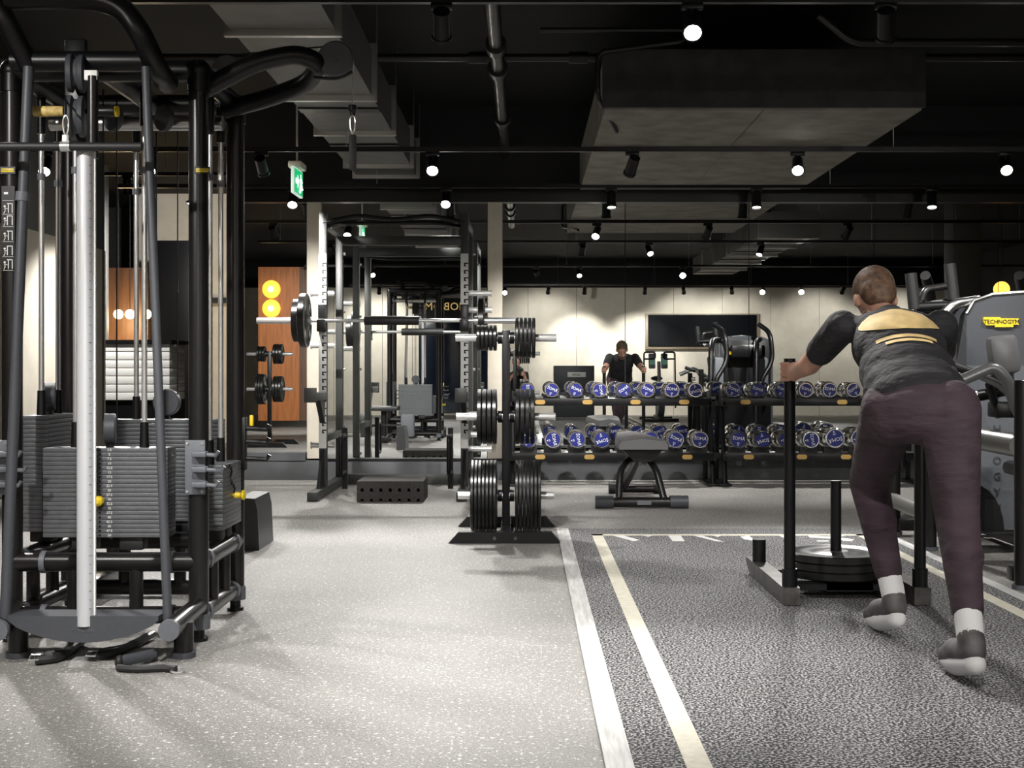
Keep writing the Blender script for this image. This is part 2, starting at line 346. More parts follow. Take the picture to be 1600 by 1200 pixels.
# ---------------------------------------------------------------- turf lane
tf = thing('turf_lane', 'dark speckled turf sprint lane with cream lines and pale edge strips', 'turf', (1.23, 2.5, 0))
TX0, TX1, TY0, TY1 = 0.275, 2.135, -3.2, 7.97
part(tf, 'turf_surface', MB().b2((TX0, TY0, 0), (TX1, TY1, 0.008)), M_turf)
part(tf, 'edge_strip', MB().b2((TX0-0.072, TY0, 0), (TX0, TY1, 0.010)), M_strip, 'pale worn edge strip')
part(tf, 'edge_strip', MB().b2((TX1, TY0, 0), (TX1+0.06, TY1, 0.010)), M_strip, 'pale worn edge strip')
for a, b, c, d in ((0.405, TY0+0.3, 0.47, 7.69), (1.985, TY0+0.3, 2.05, 7.69), (0.405, 7.63, 2.05, 7.69), (0.405, TY0+0.3, 2.05, TY0+0.37)):
    part(tf, 'painted_line', MB().b2((a, b, 0.008), (c, d, 0.0095)), M_line, 'cream painted line')
def fl(px, py): d = F/(py-VY); return ((px-VX)*d/F, d, 0.0082)
LET = [[(952, 838), (970, 838), (999, 846), (990, 848)], [(1003, 839), (1020, 839), (1013, 841)], [(1043, 838), (1063, 838), (1070, 848), (1051, 848)], [(1083, 839), (1096, 839), (1132, 849), (1118, 848)], [(1110, 838.5), (1128, 838.5), (1122, 841)], [(1157, 841), (1170, 839), (1181, 848), (1163, 845)], [(1217, 839), (1235, 840), (1243, 848), (1233, 847)], [(1262, 839), (1300, 841), (1335, 845), (1330, 848), (1318, 847), (1300, 844), (1265, 842)], [(1276, 847), (1296, 847), (1294, 848.5), (1278, 848.5)], [(1310, 839), (1321, 840), (1312, 841)]]
for L in LET:
    part(tf, 'painted_letter', MB().prism([fl(*p) for p in L], (0, 0, 0.0012)), M_white, 'white painted letter stroke')
# ---------------------------------------------------------------- lobby through the opening
dk = thing('reception_desk', 'white slatted reception desk with dark top beyond the opening', 'desk', W(206, 700, 14).xy.to_3d())
a, b = W(148, 537, 14), W(266, 624, 14)
part(dk, 'body', MB().b2((a.x, 14.0, 0), (b.x, 14.6, 0.66)), M_black)
n = 7; h = (a.z-0.66)/n
for i in range(n):
    part(dk, 'slat', MB().b2((a.x, 13.97, 0.66+i*h+0.004), (b.x, 14.6, 0.66+(i+1)*h-0.004), 0.004), M_white)
part(dk, 'worktop', MB().b2((a.x-0.03, 13.94, a.z), (b.x+0.03, 14.7, a.z+0.04)), M_black)
single('white_post', MB().b2((-4.98, 15.0, 0), (-4.90, 15.1, ZC), 0.004), M_white, 'slim white post behind the reception desk', 'post', (-4.94, 15.05, 0))
struct('wall_wood', MB().b2((-5.6, 16.4, 0), (-4.82, 16.55, 2.3)), mat('brown_wood', (0.10, 0.045, 0.022), 0.5, noise=0.3, scale=6, stretch=(6, 1, 0.4)))
wl = struct('wall_lit', MB().b2((-5.3, 17.5, 0), (-3.8, 17.6, ZC)), M_beige)
part(wl, 'shelf_band', MB().b2((-5.3, 17.3, 1.9), (-3.8, 17.5, 1.97)), M_black)
single('dark_partition', MB().b2((-4.62, 15.9, 0), (-4.0, 16.0, 2.6), 0.005), M_black, 'tall black partition beside the lit lobby wall', 'partition', (-4.3, 15.95, 0))
for i, px in enumerate((185, 203, 229)):
    c = W(px, 491, 16.0)
    t = thing('globe_pendant', 'glowing globe pendant, %s from the left beyond the reception desk' % ORD[i], 'lamp', c, 0, 'lobby pendants')
    part(t, 'globe', MB().sph(c, 0.06), M_warm); part(t, 'cord', MB().cyl(c, (c.x, c.y, ZC), 0.004, n=6), M_black)
    L = bpy.data.lights.new('globe_light', 'POINT'); L.energy = 10; L.color = (1, 0.75, 0.4); L.shadow_soft_size = 0.07
    lo = bpy.data.objects.new('globe_light', L); COL.objects.link(lo); lo.parent = t; lo.location = (0, 0, -0.1)
# ---------------------------------------------------------------- things seen only in the mirror
wc = struct('wall_cabinet', MB().b2((-4.55, 0.9, 0.12), (-3.85, 1.4, 2.75)), mat('orange_wood', (0.36, 0.12, 0.03), 0.45, noise=0.25, scale=5, stretch=(5, 1, 0.5)))
part(wc, 'shaded_side_panel', MB().b2((-3.85, 0.9, 0.12), (-3.70, 1.39, 2.75)), MATS['brown_wood'])  # side face in shadow, its shade put into the darker brown wood
for i, py in enumerate((452, 482)):
    c = W(424, py, 2*DM-1.41); c.y = 1.4
    t = thing('wall_lamp', '%s round yellow wall lamp on the orange wood panel in the mirror' % ('upper', 'lower')[i], 'lamp', c)
    part(t, 'shade', MB().lathe([(0.155, 0), (0.155, 0.03), (0.14, 0.05), (0.06, 0.055)], c, (0, 1, 0)), mat('amber_shade', (0.9, 0.5, 0.04), 0.4, emit=1.1))
    part(t, 'bulb', MB().sph(c+Vector((0, 0.055, 0)), 0.045), mat('lamp_bulb', (1, 0.9, 0.7), 0.3, emit=14))
c = W(1565, 452, 16.0); c.y = 2*DM-16
t = thing('globe_pendant', 'amber globe pendant glowing at the right edge of the mirror', 'lamp', c)
part(t, 'globe', MB().sph(c, 0.10), mat('amber_globe', (1, 0.5, 0.08), 0.4, emit=1.6)); part(t, 'cord', MB().cyl(c, (c.x, c.y, ZC), 0.004, n=6), M_black)
single('grey_column', MB().b2((6.0, 5.0, 0), (6.4, 5.4, ZC), 0.01), MATS['wall_grey'], 'square grey column at the right edge of the mirror', 'column', (6.2, 5.2, 0))
bx = thing('storage_box', 'dark grey storage chest of two drawers with white name tags, in mirror', 'chest', (1.03, -3.6, 0))
for i in range(2):
    z0 = i*0.54
    bd = part(bx, 'drawer', MB().b2((0.62, -3.9, z0+0.005), (1.46, -3.3, z0+0.535), 0.012), M_dgrey)
    lb = part(bd, 'name_tag', MB().b2((0.90, -3.3, z0+0.30), (1.28, -3.292, z0+0.40), 0.004), M_white)
    put('lettering', text_mesh('cable', 0.09, M_black), bd, Vector((1.09, -3.288, z0+0.355))-wloc(bd), (0, 0, PI))
bk = thing('air_bike', 'exercise bike with two consoles and looped handles, seen in the mirror', 'exercise bike', (2.6, -1.7, 0))
part(bk, 'base', MB().b2((2.3, -2.3, 0), (2.95, -2.2, 0.06), 0.01).b2((2.3, -1.2, 0), (2.95, -1.1, 0.06), 0.01).b2((2.58, -2.25, 0.03), (2.66, -1.1, 0.1)), M_black)
part(bk, 'mast', MB().tube([(2.62, -1.5, 0.05), (2.62, -1.55, 0.9), (2.62, -1.6, 1.15)], 0.035), M_mgrey)
part(bk, 'fan_housing', MB().cyl((2.56, -1.35, 0.4), (2.68, -1.35, 0.4), 0.32, n=28), M_mgrey)
part(bk, 'seat', MB().sph((2.62, -2.0, 0.82), (0.12, 0.14, 0.05)).cyl((2.62, -2.0, 0.1), (2.62, -2.0, 0.8), 0.025), M_pad)
for x in (2.48, 2.72):
    cpart = part(bk, 'console', MB().box((x, -1.55, 1.16), (0.13, 0.05, 0.3), Matrix.Rotation(0.2, 3, 'X'), 0.02), M_mgrey)
    part(cpart, 'display', MB().box((x, -1.521, 1.15), (0.1, 0.01, 0.12), Matrix.Rotation(0.2, 3, 'X')), mat('lcd', (0.1, 0.2, 0.16), 0.3, emit=0.3))
for s in (-1, 1):
    x = 2.62+s*0.3
    part(bk, 'handle', MB().tube([(x, -1.4, 0.25), (x, -1.5, 1.33), (x-s*0.22, -1.5, 1.33), (x-s*0.22, -1.5, 1.2), (x, -1.5, 1.2)], 0.016, bend=0.05), M_black)
# ================================================================= power rack
XA, XB, YU, YR = -1.60, -0.474, 10.2, 11.1; ZT = 2.244
rk = thing('power_rack', 'dark half rack with notched pale uprights in front of the mirror', 'power rack', ((XA+XB)/2, YU, 0))
slot = None
for s, x in ((-1, XA), (1, XB)):
    u = part(rk, 'front_upright', MB().b2((x-0.03, YU-0.035, 0.07), (x+0.03, YU+0.035, ZT), 0.003), M_rackgrey)
    z0, z1 = W(0, 700, YU).z, W(0, 397, YU).z
    fp = part(u, 'notched_plate', MB().b2((x-0.031, YU-0.041, z0), (x+0.031, YU-0.034, z1), 0.002), M_uplight, 'pale notched plate')
    n = int((z1-z0-0.12)/0.0576)
    for i in range(n):
        zc = z1-0.09-i*0.0576
        if slot is None:
            m = MB().b2((-0.012, -0.002, 0.008), (0.022, 0, 0.018)).b2((-0.012, -0.002, -0.012), (0.0, 0, 0.018)).b2((-0.012, -0.002, -0.012), (0.006, 0, -0.004))
            slot = m.mesh('slot', mat('slot_shadow', (0.004, 0.004, 0.004), 0.7))
        put('slot', slot, u, Vector((x+0.008, YU-0.0405, zc))-wloc(u))
    part(rk, 'rear_upright', MB().b2((x-0.03, YR-0.035, 0.07), (x+0.03, YR+0.035, ZT-0.03), 0.003), M_rackgrey)
    part(rk, 'foot', MB().b2((x-0.04, 9.66, 0.005), (x+0.04, YR+0.15, 0.07), 0.004), M_rackgrey)
    part(rk, 'gusset', MB().prism([(x-0.012, YU-0.04, 0.07), (x-0.012, YU-0.28, 0.07), (x-0.012, YU-0.04, 0.36)], (0.024, 0, 0)), M_black)
    part(rk, 'top_side_beam', MB().b2((x-0.03, YU, ZT-0.10), (x+0.03, YR, ZT-0.03), 0.003), M_black)
    part(rk, 'side_brace', MB().b2((x-0.025, YU, 0.42), (x+0.025, YR, 0.48), 0.003), M_rackgrey)
    zj = 1.374
    jh = part(rk, 'bar_hook', MB().b2((x-0.034, YU-0.12, zj-0.075), (x+0.034, YU-0.03, zj-0.02), 0.004).b2((x-0.034, YU-0.055, zj-0.075), (x+0.034, YU-0.035, zj+0.14), 0.004).b2((x-0.034, YU-0.125, zj-0.075), (x+0.034, YU-0.11, zj+0.02), 0.003), M_black)
    zs = W(0, 622, YU).z
    sa = part(rk, 'spotter_arm', MB().b2((x-0.04, YU-0.62, zs-0.01), (x+0.04, YU-0.03, zs+0.05), 0.005).b2((x-0.045, YU-0.64, zs-0.02), (x+0.045, YU-0.60, zs+0.09), 0.004), M_rackgrey)
    part(sa, 'strut', MB().prism([(x-0.02, YU-0.04, zs-0.2), (x-0.02, YU-0.04, zs), (x-0.02, YU-0.3, zs)], (0.04, 0, 0)), M_black)
    for zp in ((1.64, 1.20, 0.36) if s < 0 else (1.64, 1.50, 0.62, 0.45, 0.33)):
        part(rk, 'storage_peg', MB().cyl((x, YR-0.3, zp), (x+s*0.20, YR-0.3, zp), 0.024).cyl((x+s*0.19, YR-0.3, zp), (x+s*0.20, YR-0.3, zp), 0.03), M_chrome)
    part(rk, 'dip_handle', MB().tube([(x+s*0.0+0.13*(-s), YU+0.3, 0.46), (x+0.13*(-s), YU+0.05, 0.46), (x+0.13*(-s), YU+0.05, 0.16), (x+0.13*(-s), YU+0.3, 0.16)], 0.018, bend=0.05), M_black)
    part(rk, 'handle_post', MB().b2((x+0.13*(-s)-0.02, YU+0.28, 0.02), (x+0.13*(-s)+0.02, YU+0.33, 0.52)), M_black)
    for zb in (0.2, 0.5, 1.0, 1.5, 2.0): part(rk, 'bolt', MB().cyl((x+0.03, YR, zb), (x+0.05, YR, zb), 0.014, n=6), M_chrome)
part(rk, 'rear_crossbeam', MB().b2((XA, YR-0.03, ZT-0.17), (XB, YR+0.03, ZT-0.09), 0.003), M_rackgrey)
part(rk, 'floor_crossbeam', MB().b2((XA, YR-0.03, 0.005), (XB, YR+0.03, 0.09), 0.003), M_rackgrey)
pb = [(XA, ZT-0.08), (XA+0.12, ZT-0.05), (XA+0.28, ZT-0.02), (XA+0.5, ZT-0.05), (XB-0.5, ZT-0.05), (XB-0.28, ZT-0.02), (XB-0.12, ZT-0.05), (XB, ZT-0.08)]
part(rk, 'pull_up_bar', MB().tube([(x, YU-0.02, z) for x, z in pb], 0.017, bend=0.06), M_black)
part(rk, 'pull_up_bar', MB().tube([(XA, YU+0.1, ZT-0.1), (XA+0.2, YU-0.18, ZT-0.1), (XB-0.2, YU-0.18, ZT-0.1), (XB, YU+0.1, ZT-0.1)], 0.016, bend=0.08), M_black)
def plate_prof(r, t): return [(0.027, -t/2), (r*0.42, -t/2), (r*0.46, -t/2+0.004), (r*0.80, -t/2+0.006), (r*0.84, -t/2), (r-0.004, -t/2), (r, -t/2+0.004), (r, t/2-0.004), (r-0.004, t/2), (r*0.84, t/2), (r*0.80, t/2-0.006), (r*0.46, t/2-0.004), (r*0.42, t/2), (0.027, t/2)]
PM = {}
def plate(r, t, c, label, group, axis=(1, 0, 0)):
    k = (round(r, 3), round(t, 3), axis)
    if k not in PM: PM[k] = (MB().lathe(plate_prof(r, t), axis=axis, n=40, bore=True).mesh('rim_disc', M_plate), MB().lathe([(0.03, -t/2-0.001), (0.055, -t/2-0.001), (0.055, t/2+0.001), (0.03, t/2+0.001)], axis=axis, n=24, bore=True).mesh('hub', M_dgrey))
    t_ = thing('weight_plate', label, 'weight plate', c, 0, group)
    put('rim_disc', PM[k][0], t_); put('hub', PM[k][1], t_)
    return t_
# barbell
YBAR, ZBAR = YU-0.085, 1.385
bb = thing('barbell', 'chrome barbell with a black foam sleeve resting on the rack hooks', 'barbell', ((XA+XB)/2, YBAR, ZBAR))
xc = (XA+XB)/2
part(bb, 'shaft', MB().cyl((xc-0.66, YBAR, ZBAR), (xc+0.66, YBAR, ZBAR), 0.0145), M_chrome)
for s in (-1, 1):
    part(bb, 'sleeve', MB().cyl((xc+s*0.655, YBAR, ZBAR), (xc+s*1.075, YBAR, ZBAR), 0.025).cyl((xc+s*0.645, YBAR, ZBAR), (xc+s*0.672, YBAR, ZBAR), 0.036), M_chrome)
part(bb, 'foam_pad', MB().lathe([(0.016, -0.215), (0.034, -0.215), (0.036, -0.21), (0.036, 0.21), (0.034, 0.215), (0.016, 0.215)], (W(612, 0, YBAR).x, YBAR, ZBAR), (1, 0, 0)), M_rubber)
plate(0.215, 0.05, (xc-0.70, YBAR, ZBAR), 'large black plate with white print on the left end of the barbell', 'barbell plates')
plate(0.17, 0.05, (xc-0.755, YBAR, ZBAR), 'smaller black plate outermost on the left end of the barbell', 'barbell plates')
plate(0.20, 0.045, (xc+0.70, YBAR, ZBAR), 'black plate on the right end of the barbell beside the pilaster', 'barbell plates')
pw = bpy.data.objects['weight_plate']
for a in (0.8, 2.35, 3.9, 5.5): part(pw, 'white_mark', MB().box((0.0256, 0.15*math.cos(a), 0.15*math.sin(a)), (0.001, 0.05, 0.05), Matrix.Rotation(a, 3, 'X')), M_white, local=True)
# ================================================================= rubber blocks
for i in range(2):
    z0 = i*0.079
    m = MB(); x0, x1 = -1.258, -0.756; yb0, yb1 = 9.62, 10.04
    prof = [(x0, z0+0.079), (x0, z0)]
    for k in range(7):
        xk = x0+0.04+k*(x1-x0-0.08)/6
        prof += [(xk-0.013, z0), (xk-0.010, z0+0.026), (xk+0.010, z0+0.026), (xk+0.013, z0)]
    prof += [(x1, z0), (x1, z0+0.079)]
    m.prism([(x, yb0, z) for x, z in prof], (0, yb1-yb0, 0))
    single('rubber_block', m, mat('block_rubber', (0.045, 0.042, 0.038), 0.9, noise=0.5, scale=140, bump=0.4), ('lower', 'upper')[i]+' notched rubber block of the stack on the floor before the rack', 'rubber block', (-1.0, 9.8, z0), 'rubber blocks')
# ================================================================= weight trees
def weight_tree(label, where, X, Y, pegs, plates=True):
    t = thing('weight_tree', label, 'weight tree', (X, Y, 0))
    part(t, 'post', MB().b2((X-0.024, Y-0.03, 0.02), (X+0.024, Y+0.03, 1.236), 0.003), M_black)
    for yy, hw, zz in ((Y-0.37, 0.325, 0.05), (Y+0.40, 0.31, 0.05)):
        m = MB().prism([(X-hw, yy-0.04, 0), (X+hw, yy-0.04, 0), (X+hw-0.06, yy-0.04, zz+0.015), (X-hw+0.06, yy-0.04, zz+0.015)], (0, 0.08, 0))
        f = part(t, 'foot', m, M_black)
        for bxx in (-0.06, 0.06): part(f, 'bolt', MB().cyl((X+bxx, yy-0.045, 0.03), (X+bxx, yy-0.03, 0.03), 0.011, n=6), M_dgrey)
    part(t, 'base_rail', MB().b2((X-0.03, Y-0.37, 0.01), (X+0.03, Y+0.40, 0.06), 0.004), M_black)
    for z, rl, rr, nl, nr, tl, tr, el in pegs:
        for s, r, n, th in ((-1, rl, nl, tl), (1, rr, nr, tr)):
            part(t, 'peg', MB().cyl((X+s*0.02, Y, z), (X+s*el, Y, z), 0.023).cyl((X+s*0.02, Y, z), (X+s*0.045, Y, z), 0.034), M_chrome)
            part(t, 'collar', MB().cyl((X+s*0.022, Y, z), (X+s*0.05, Y, z), 0.036), M_black)
            hh = 'upper' if z > 1 else ('middle' if z > 0.5 else 'lower')
            sz = 'small' if r < 0.13 else ('medium' if r < 0.2 else 'large')
            for i in range(n):
                plate(r, th*0.88, (X+s*(0.054+th*(i+0.5)), Y, z-(0.0)), '%s plate, %s from the post, %s %s peg of the %s' % (sz, ORD[i], hh, 'left' if s < 0 else 'right', where), 'plates on the '+where)
weight_tree('black weight plate tree with chrome pegs in front of the dumbbell rack', 'weight tree', -0.11, 7.75,
    [(1.19, 0.0775, 0.122, 5, 5, 0.025, 0.025, 0.305), (0.713, 0.167, 0.167, 4, 4, 0.030, 0.030, 0.30), (0.236, 0.215, 0.215, 7, 7, 0.0225, 0.0225, 0.29)])
weight_tree('plate tree before the orange wood panel, seen only in the mirror', 'mirrored weight tree', -3.33, 6.55,
    [(1.20, 0.10, 0.13, 3, 3, 0.035, 0.04, 0.3), (0.74, 0.2, 0.17, 3, 3, 0.035, 0.04, 0.3)])
# ================================================================= dumbbell racks and dumbbells
def wx(px, d): return (px-VX)*d/F
def db_rack(label, where, x0, x1, tags_u, tags_l, ups, lows):
    t = thing('dumbbell_rack', label, 'dumbbell rack', ((x0+x1)/2, 11.2, 0))
    for nm, yb, zb in (('upper', 11.05, 0.717), ('lower', 10.88, 0.255)):
        bmx = part(t, 'shelf_beam', MB().b2((x0, yb, zb-0.033), (x1, yb+0.03, zb+0.033), 0.003), M_black)
        part(t, 'shelf_rail', MB().b2((x0, yb+0.03, zb+0.004), (x1, yb+0.11, zb+0.030), 0.003), M_steel)
        part(t, 'shelf_rail', MB().b2((x0, yb+0.24, zb+0.004), (x1, yb+0.33, zb+0.030), 0.003), M_steel)
        up = 0.0 if nm == 'upper' else 0.027
        for px in (tags_u if nm == 'upper' else tags_l):
            c = W(px, 0, yb-0.002).x
            pl = part(bmx, 'tag', MB().prism([(c+sg*0.024+0.020*math.cos(an), yb-0.004, zb+0.020*math.sin(an)) for sg, a0 in ((1, -PI/2), (-1, PI/2)) for an in [a0+PI*q/8 for q in range(9)]], (0, 0.004, 0)), M_gold, 'small gold tag')
        for px in (ups if nm == 'upper' else lows):
            c = wx(px, 11.02 if nm == 'upper' else 10.84); r = 0.066 if nm == 'upper' else 0.074
            for yo in (0.05, 0.27):
                m = MB().prism([(c-0.075, yb+yo, zb+0.03), (c+0.075, yb+yo, zb+0.03), (c+0.07, yb+yo, zb+0.060+up), (c+0.03, yb+yo, zb+0.037+up), (c-0.03, yb+yo, zb+0.037+up), (c-0.07, yb+yo, zb+0.060+up)], (0, 0.05, 0))
                part(t, 'saddle', m, M_rubber)
    for x in (x0, x1):
        part(t, 'side_frame', MB().tube([(x, 10.95, 0.02), (x, 11.02, 0.25), (x, 11.18, 0.72), (x, 11.25, 0.80)], 0.022, n=8).tube([(x, 11.45, 0.02), (x, 11.36, 0.78)], 0.022, n=8).b2((x-0.02, 10.9, 0.22), (x+0.02, 11.45, 0.26)).b2((x-0.02, 11.05, 0.68), (x+0.02, 11.42, 0.72)), M_black)
        part(t, 'foot', MB().b2((x-0.05, 10.9, 0), (x+0.05, 11.5, 0.022), 0.003), M_black)
    return t
UP1 = [823.7, 862.5, 900, 937.5, 975.6, 1012, 1050.5, 1087.5]; LO1 = [825.6, 864, 902, 940.5, 979, 1017, 1055.6, 1094]
UP2 = [1146, 1184, 1222, 1260, 1297.5, 1335]; LO2 = [1154, 1192, 1230, 1267.5, 1305, 1345]
db_rack('black two-tier dumbbell rack behind the weight tree and the bench', 'left rack', wx(800, 11.2), wx(1108, 11.2), (844, 918, 993, 1069), (844, 921, 997, 1074), UP1, LO1)
db_rack('black two-tier dumbbell rack beside the man at the sled', 'right rack', wx(1126, 11.2), wx(1432, 11.2), (1165, 1235, 1316), (1170, 1253, 1322), UP2, LO2)
DB = {}
def dumbbell(label, group, c, r, roll, ln):
    t = thing('dumbbell', label, 'dumbbell', c, 0, group)
    k = round(r, 3)
    if k not in DB:
        hd = MB().lathe([(0.02, ln*0.2), (r*0.9, ln*0.2), (r, ln*0.2+0.008), (r, ln*0.29), (r*0.93, ln*0.295), (r*0.93, ln*0.305), (r, ln*0.31), (r, ln*0.48), (r*0.93, ln*0.5), (r*0.82, ln*0.5)], axis=(0, -1, 0), n=28).mesh('head', M_dbchrome)
        fc = MB().lathe([(r*0.82, ln*0.498), (r*0.82, ln*0.504)], axis=(0, -1, 0), n=28).mesh('face', M_blue)
        bl = MB()
        for a in (0.5, 2.6, 4.71): bl.cyl((r*0.64*math.cos(a), -ln*0.503, r*0.64*math.sin(a)), (r*0.64*math.cos(a), -ln*0.51, r*0.64*math.sin(a)), r*0.07, n=8)
        hn = MB().tube([(0, -ln*0.21, 0), (0, -ln*0.1, 0), (0, 0, 0), (0, ln*0.1, 0), (0, ln*0.21, 0)], [0.015, 0.016, 0.0175, 0.016, 0.015])
        DB[k] = (hd, fc, bl.mesh('bolts', M_white), hn.mesh('handle', M_steel))
    hd, fc, bl, hn = DB[k]
    put('handle', hn, t)
    for s in (0, 1):
        h = put('head', hd, t, rot=(0, 0, PI*s)); f = put('face', fc, h, rot=(0, roll, 0)); f['label'] = 'dark blue printed end face'
        e = put('bolt', bl, h, rot=(0, roll, 0))
        tx = put('lettering', text_mesh('SOMA', round(r*0.52, 4), M_white), h, rot=(0, roll, 0)); q = Matrix.Rotation(roll, 3, 'Y'); tx.location = q @ Vector((0, -ln*0.506, r*0.12))
        t2 = put('lettering', text_mesh('60', round(r*0.3, 4), M_white), h, rot=(0, roll, 0)); t2.location = q @ Vector((0, -ln*0.506, -r*0.42))
rr = random.Random(3)
for (xs, where) in ((UP1, 'left'), (UP2, 'right')):
    for i, px in enumerate(xs):
        dumbbell('%s chrome dumbbell from the left, upper tier of the %s rack' % (ORD[i], where), 'dumbbells on the racks', (wx(px, 11.02), 11.20, W(0, 609.5, 11.02).z), 0.066, rr.choice((0.3, 1.4, -0.6, 0.1, 0.4, 2.9)), 0.33)
for (xs, where) in ((LO1, 'left'), (LO2, 'right')):
    for i, px in enumerate(xs):
        big = 0.074 if not (where == 'right' and i >= 4) else 0.086
        dumbbell('%s chrome dumbbell from the left, lower tier of the %s rack' % (ORD[i], where), 'dumbbells on the racks', (wx(px, 10.84), 11.02, W(0, 687, 10.84).z+(big-0.074)), big, rr.choice((0.3, 1.4, -0.6, 0.1, 0.4, 2.9)), 0.36)
# ================================================================= bench
bn = thing('workout_bench', 'flat bench with pale-lit padded top and black tube legs before the dumbbells', 'bench', (0.85, 9.2, 0))
a, b = wx(930, 9.2), wx(1075, 9.2)
ff = part(bn, 'front_foot', MB().cyl((a+0.11, 9.2, 0.045), (b-0.11, 9.2, 0.045), 0.036), M_tube)
for s, x in ((1, a), (-1, b)):
    part(bn, 'foot_cap', MB().cyl((x, 9.2, 0.047), (x+s*0.13, 9.2, 0.047), 0.046), M_dgrey)
part(ff, 'plate_label', MB().b2((0.81, 9.16, 0.03), (0.91, 9.166, 0.06)), M_mgrey)
c0, c1 = wx(957, 10.3), wx(1015, 10.3)
part(bn, 'rear_foot', MB().cyl((c0, 10.3, 0.04), (c1+0.06, 10.3, 0.04), 0.034), M_tube)
for x in (c0, c1+0.06): part(bn, 'wheel', MB().cyl((x-0.03, 10.3, 0.045), (x+0.03, 10.3, 0.045), 0.045), M_rubber)
part(bn, 'leg', MB().tube([(0.68, 9.22, 0.05), (0.70, 9.32, 0.27), (0.76, 9.4, 0.33), (0.84, 9.45, 0.35)], 0.026, bend=0.1), M_tube)
part(bn, 'leg', MB().tube([(1.01, 9.22, 0.05), (0.96, 9.32, 0.27), (0.92, 9.4, 0.33), (0.86, 9.45, 0.35)], 0.026, bend=0.1), M_tube)
part(bn, 'leg', MB().tube([(0.80, 10.3, 0.05), (0.84, 9.9, 0.22), (0.85, 9.45, 0.36)], 0.03, bend=0.1), M_tube)
part(bn, 'spine', MB().b2((0.82, 9.3, 0.34), (0.90, 10.3, 0.40), 0.01), M_black)
part(bn, 'pad_support', MB().prism([(0.70, 9.27, 0.43), (1.02, 9.27, 0.43), (0.92, 9.27, 0.33), (0.80, 9.27, 0.33)], (0, 0.3, 0)), M_black)
m = MB(); bm = m.bm
prof = [(9.16, 0.175), (9.35, 0.178), (9.8, 0.16), (10.3, 0.12), (10.42, 0.10)]
rings = []
for y, hw in prof:
    xo = 0.855
    pts = [(-hw, 0.425), (-hw*1.0, 0.455), (-hw*0.9, 0.485), (0, 0.50), (hw*0.9, 0.485), (hw, 0.455), (hw, 0.425)]
    rings.append([bm.verts.new((xo+px, y, z)) for px, z in pts])
for A, B in zip(rings, rings[1:]):
    for k in range(7): bm.faces.new((A[k], A[(k+1) % 7], B[(k+1) % 7], B[k]))
bm.faces.new(rings[0]); bm.faces.new(rings[-1][::-1])
part(bn, 'pad', m, M_padl)
# ================================================================= sled
sl = thing('push_sled', 'black push sled with upright poles loaded with plates on the turf', 'sled', (1.40, 5.75, 0.008))
SXL, SXR = 1.12, 1.67
for x in (SXL, SXR):
    m = MB().prism([(x-0.035, 5.36, 0.012), (x-0.035, 6.15, 0.012), (x-0.035, 6.26, 0.06), (x-0.035, 6.26, 0.085), (x-0.035, 5.36, 0.085)], (0.07, 0, 0))
    part(sl, 'skid', m, mat('skid_steel', (0.12, 0.115, 0.11), 0.35, 0.6, noise=0.4, scale=20))
    part(sl, 'push_pole', MB().cyl((x, 5.40, 0.02), (x, 5.40, 1.045), 0.024), M_black)
    part(sl, 'pole_stub', MB().cyl((x, 6.1, 0.05), (x, 6.1, 0.19), 0.032), M_black)
    part(sl, 'pole_socket', MB().cyl((x, 5.40, 0.06), (x, 5.40, 0.16), 0.032), M_black)
part(sl, 'deck', MB().b2((SXL, 5.5, 0.05), (SXR, 5.6, 0.075)).b2((SXL, 5.9, 0.05), (SXR, 6.0, 0.075)).b2((1.3, 5.5, 0.045), (1.5, 6.0, 0.075)), M_black)
part(sl, 'plate_post', MB().cyl((1.40, 5.75, 0.05), (1.40, 5.75, 0.50), 0.024), M_black)
for i in range(3):
    plate(0.225, 0.034, (1.40, 5.75, 0.096+i*0.036), '%s black plate of the three stacked on the push sled' % ('bottom', 'middle', 'top')[i], 'plates on the sled', axis=(0, 0, 1))
# ================================================================= strength machine at the right
sm = thing('strength_machine', 'grey and black strength machine with a yellow badge beside the turf', 'gym machine', (2.6, 6.8, 0))
tw = MB(); X0, X1 = 2.42, 3.10
prof = [(X0, 0.1), (X0, 1.30), (X0+0.04, 1.37), (X0+0.14, 1.405), ((X0+X1)/2, 1.42), (X1-0.14, 1.405), (X1-0.04, 1.37), (X1, 1.30), (X1, 0.1)]
tw.prism([(x, 7.0, z) for x, z in prof], (0, 0.35, 0))
to = part(sm, 'tower_cover', tw, M_dgrey)
part(sm, 'cover_trim', MB().tube([(x, 7.0, z+0.004) for x, z in prof[1:-1]], 0.010, n=8), M_steel)
part(sm, 'side_shield', MB().prism([(2.36, 6.93, 0.13), (2.36, 6.93, 0.98), (2.40, 6.93, 1.02), (2.75, 6.93, 1.02), (2.75, 6.93, 0.13)], (0, 0.06, 0)), M_mgrey)
bz = MB().prism([(X, 6.985, Z) for X, Z in ((2.508, 1.258), (2.508, 1.285), (2.60, 1.285), (2.60, 1.278), (2.70, 1.278), (2.70, 1.243), (2.67, 1.243), (2.67, 1.230), (2.57, 1.230), (2.57, 1.240), (2.52, 1.240))], (0, 0.014, 0))
bd = part(sm, 'badge', bz, M_yellow, 'yellow badge')
put('lettering', text_mesh('TECHNOGYM', 0.031, M_black), bd, Vector((2.604, 6.983, 1.259))-wloc(bd))
for i, ch in enumerate('TECHNOGYM'):
    put('lettering', text_mesh(ch, 0.06, M_dgrey, 0.003), sm, Vector((2.56, 6.928, 0.93-i*0.085))-Vector(sm.location))
part(sm, 'wheel_guard', MB().prism([(2.42+0.28*math.cos(a*PI/12)*0.6, 6.90, 0.13+0.25*math.sin(a*PI/12)) for a in range(13)], (0, 0.03, 0)), M_black)
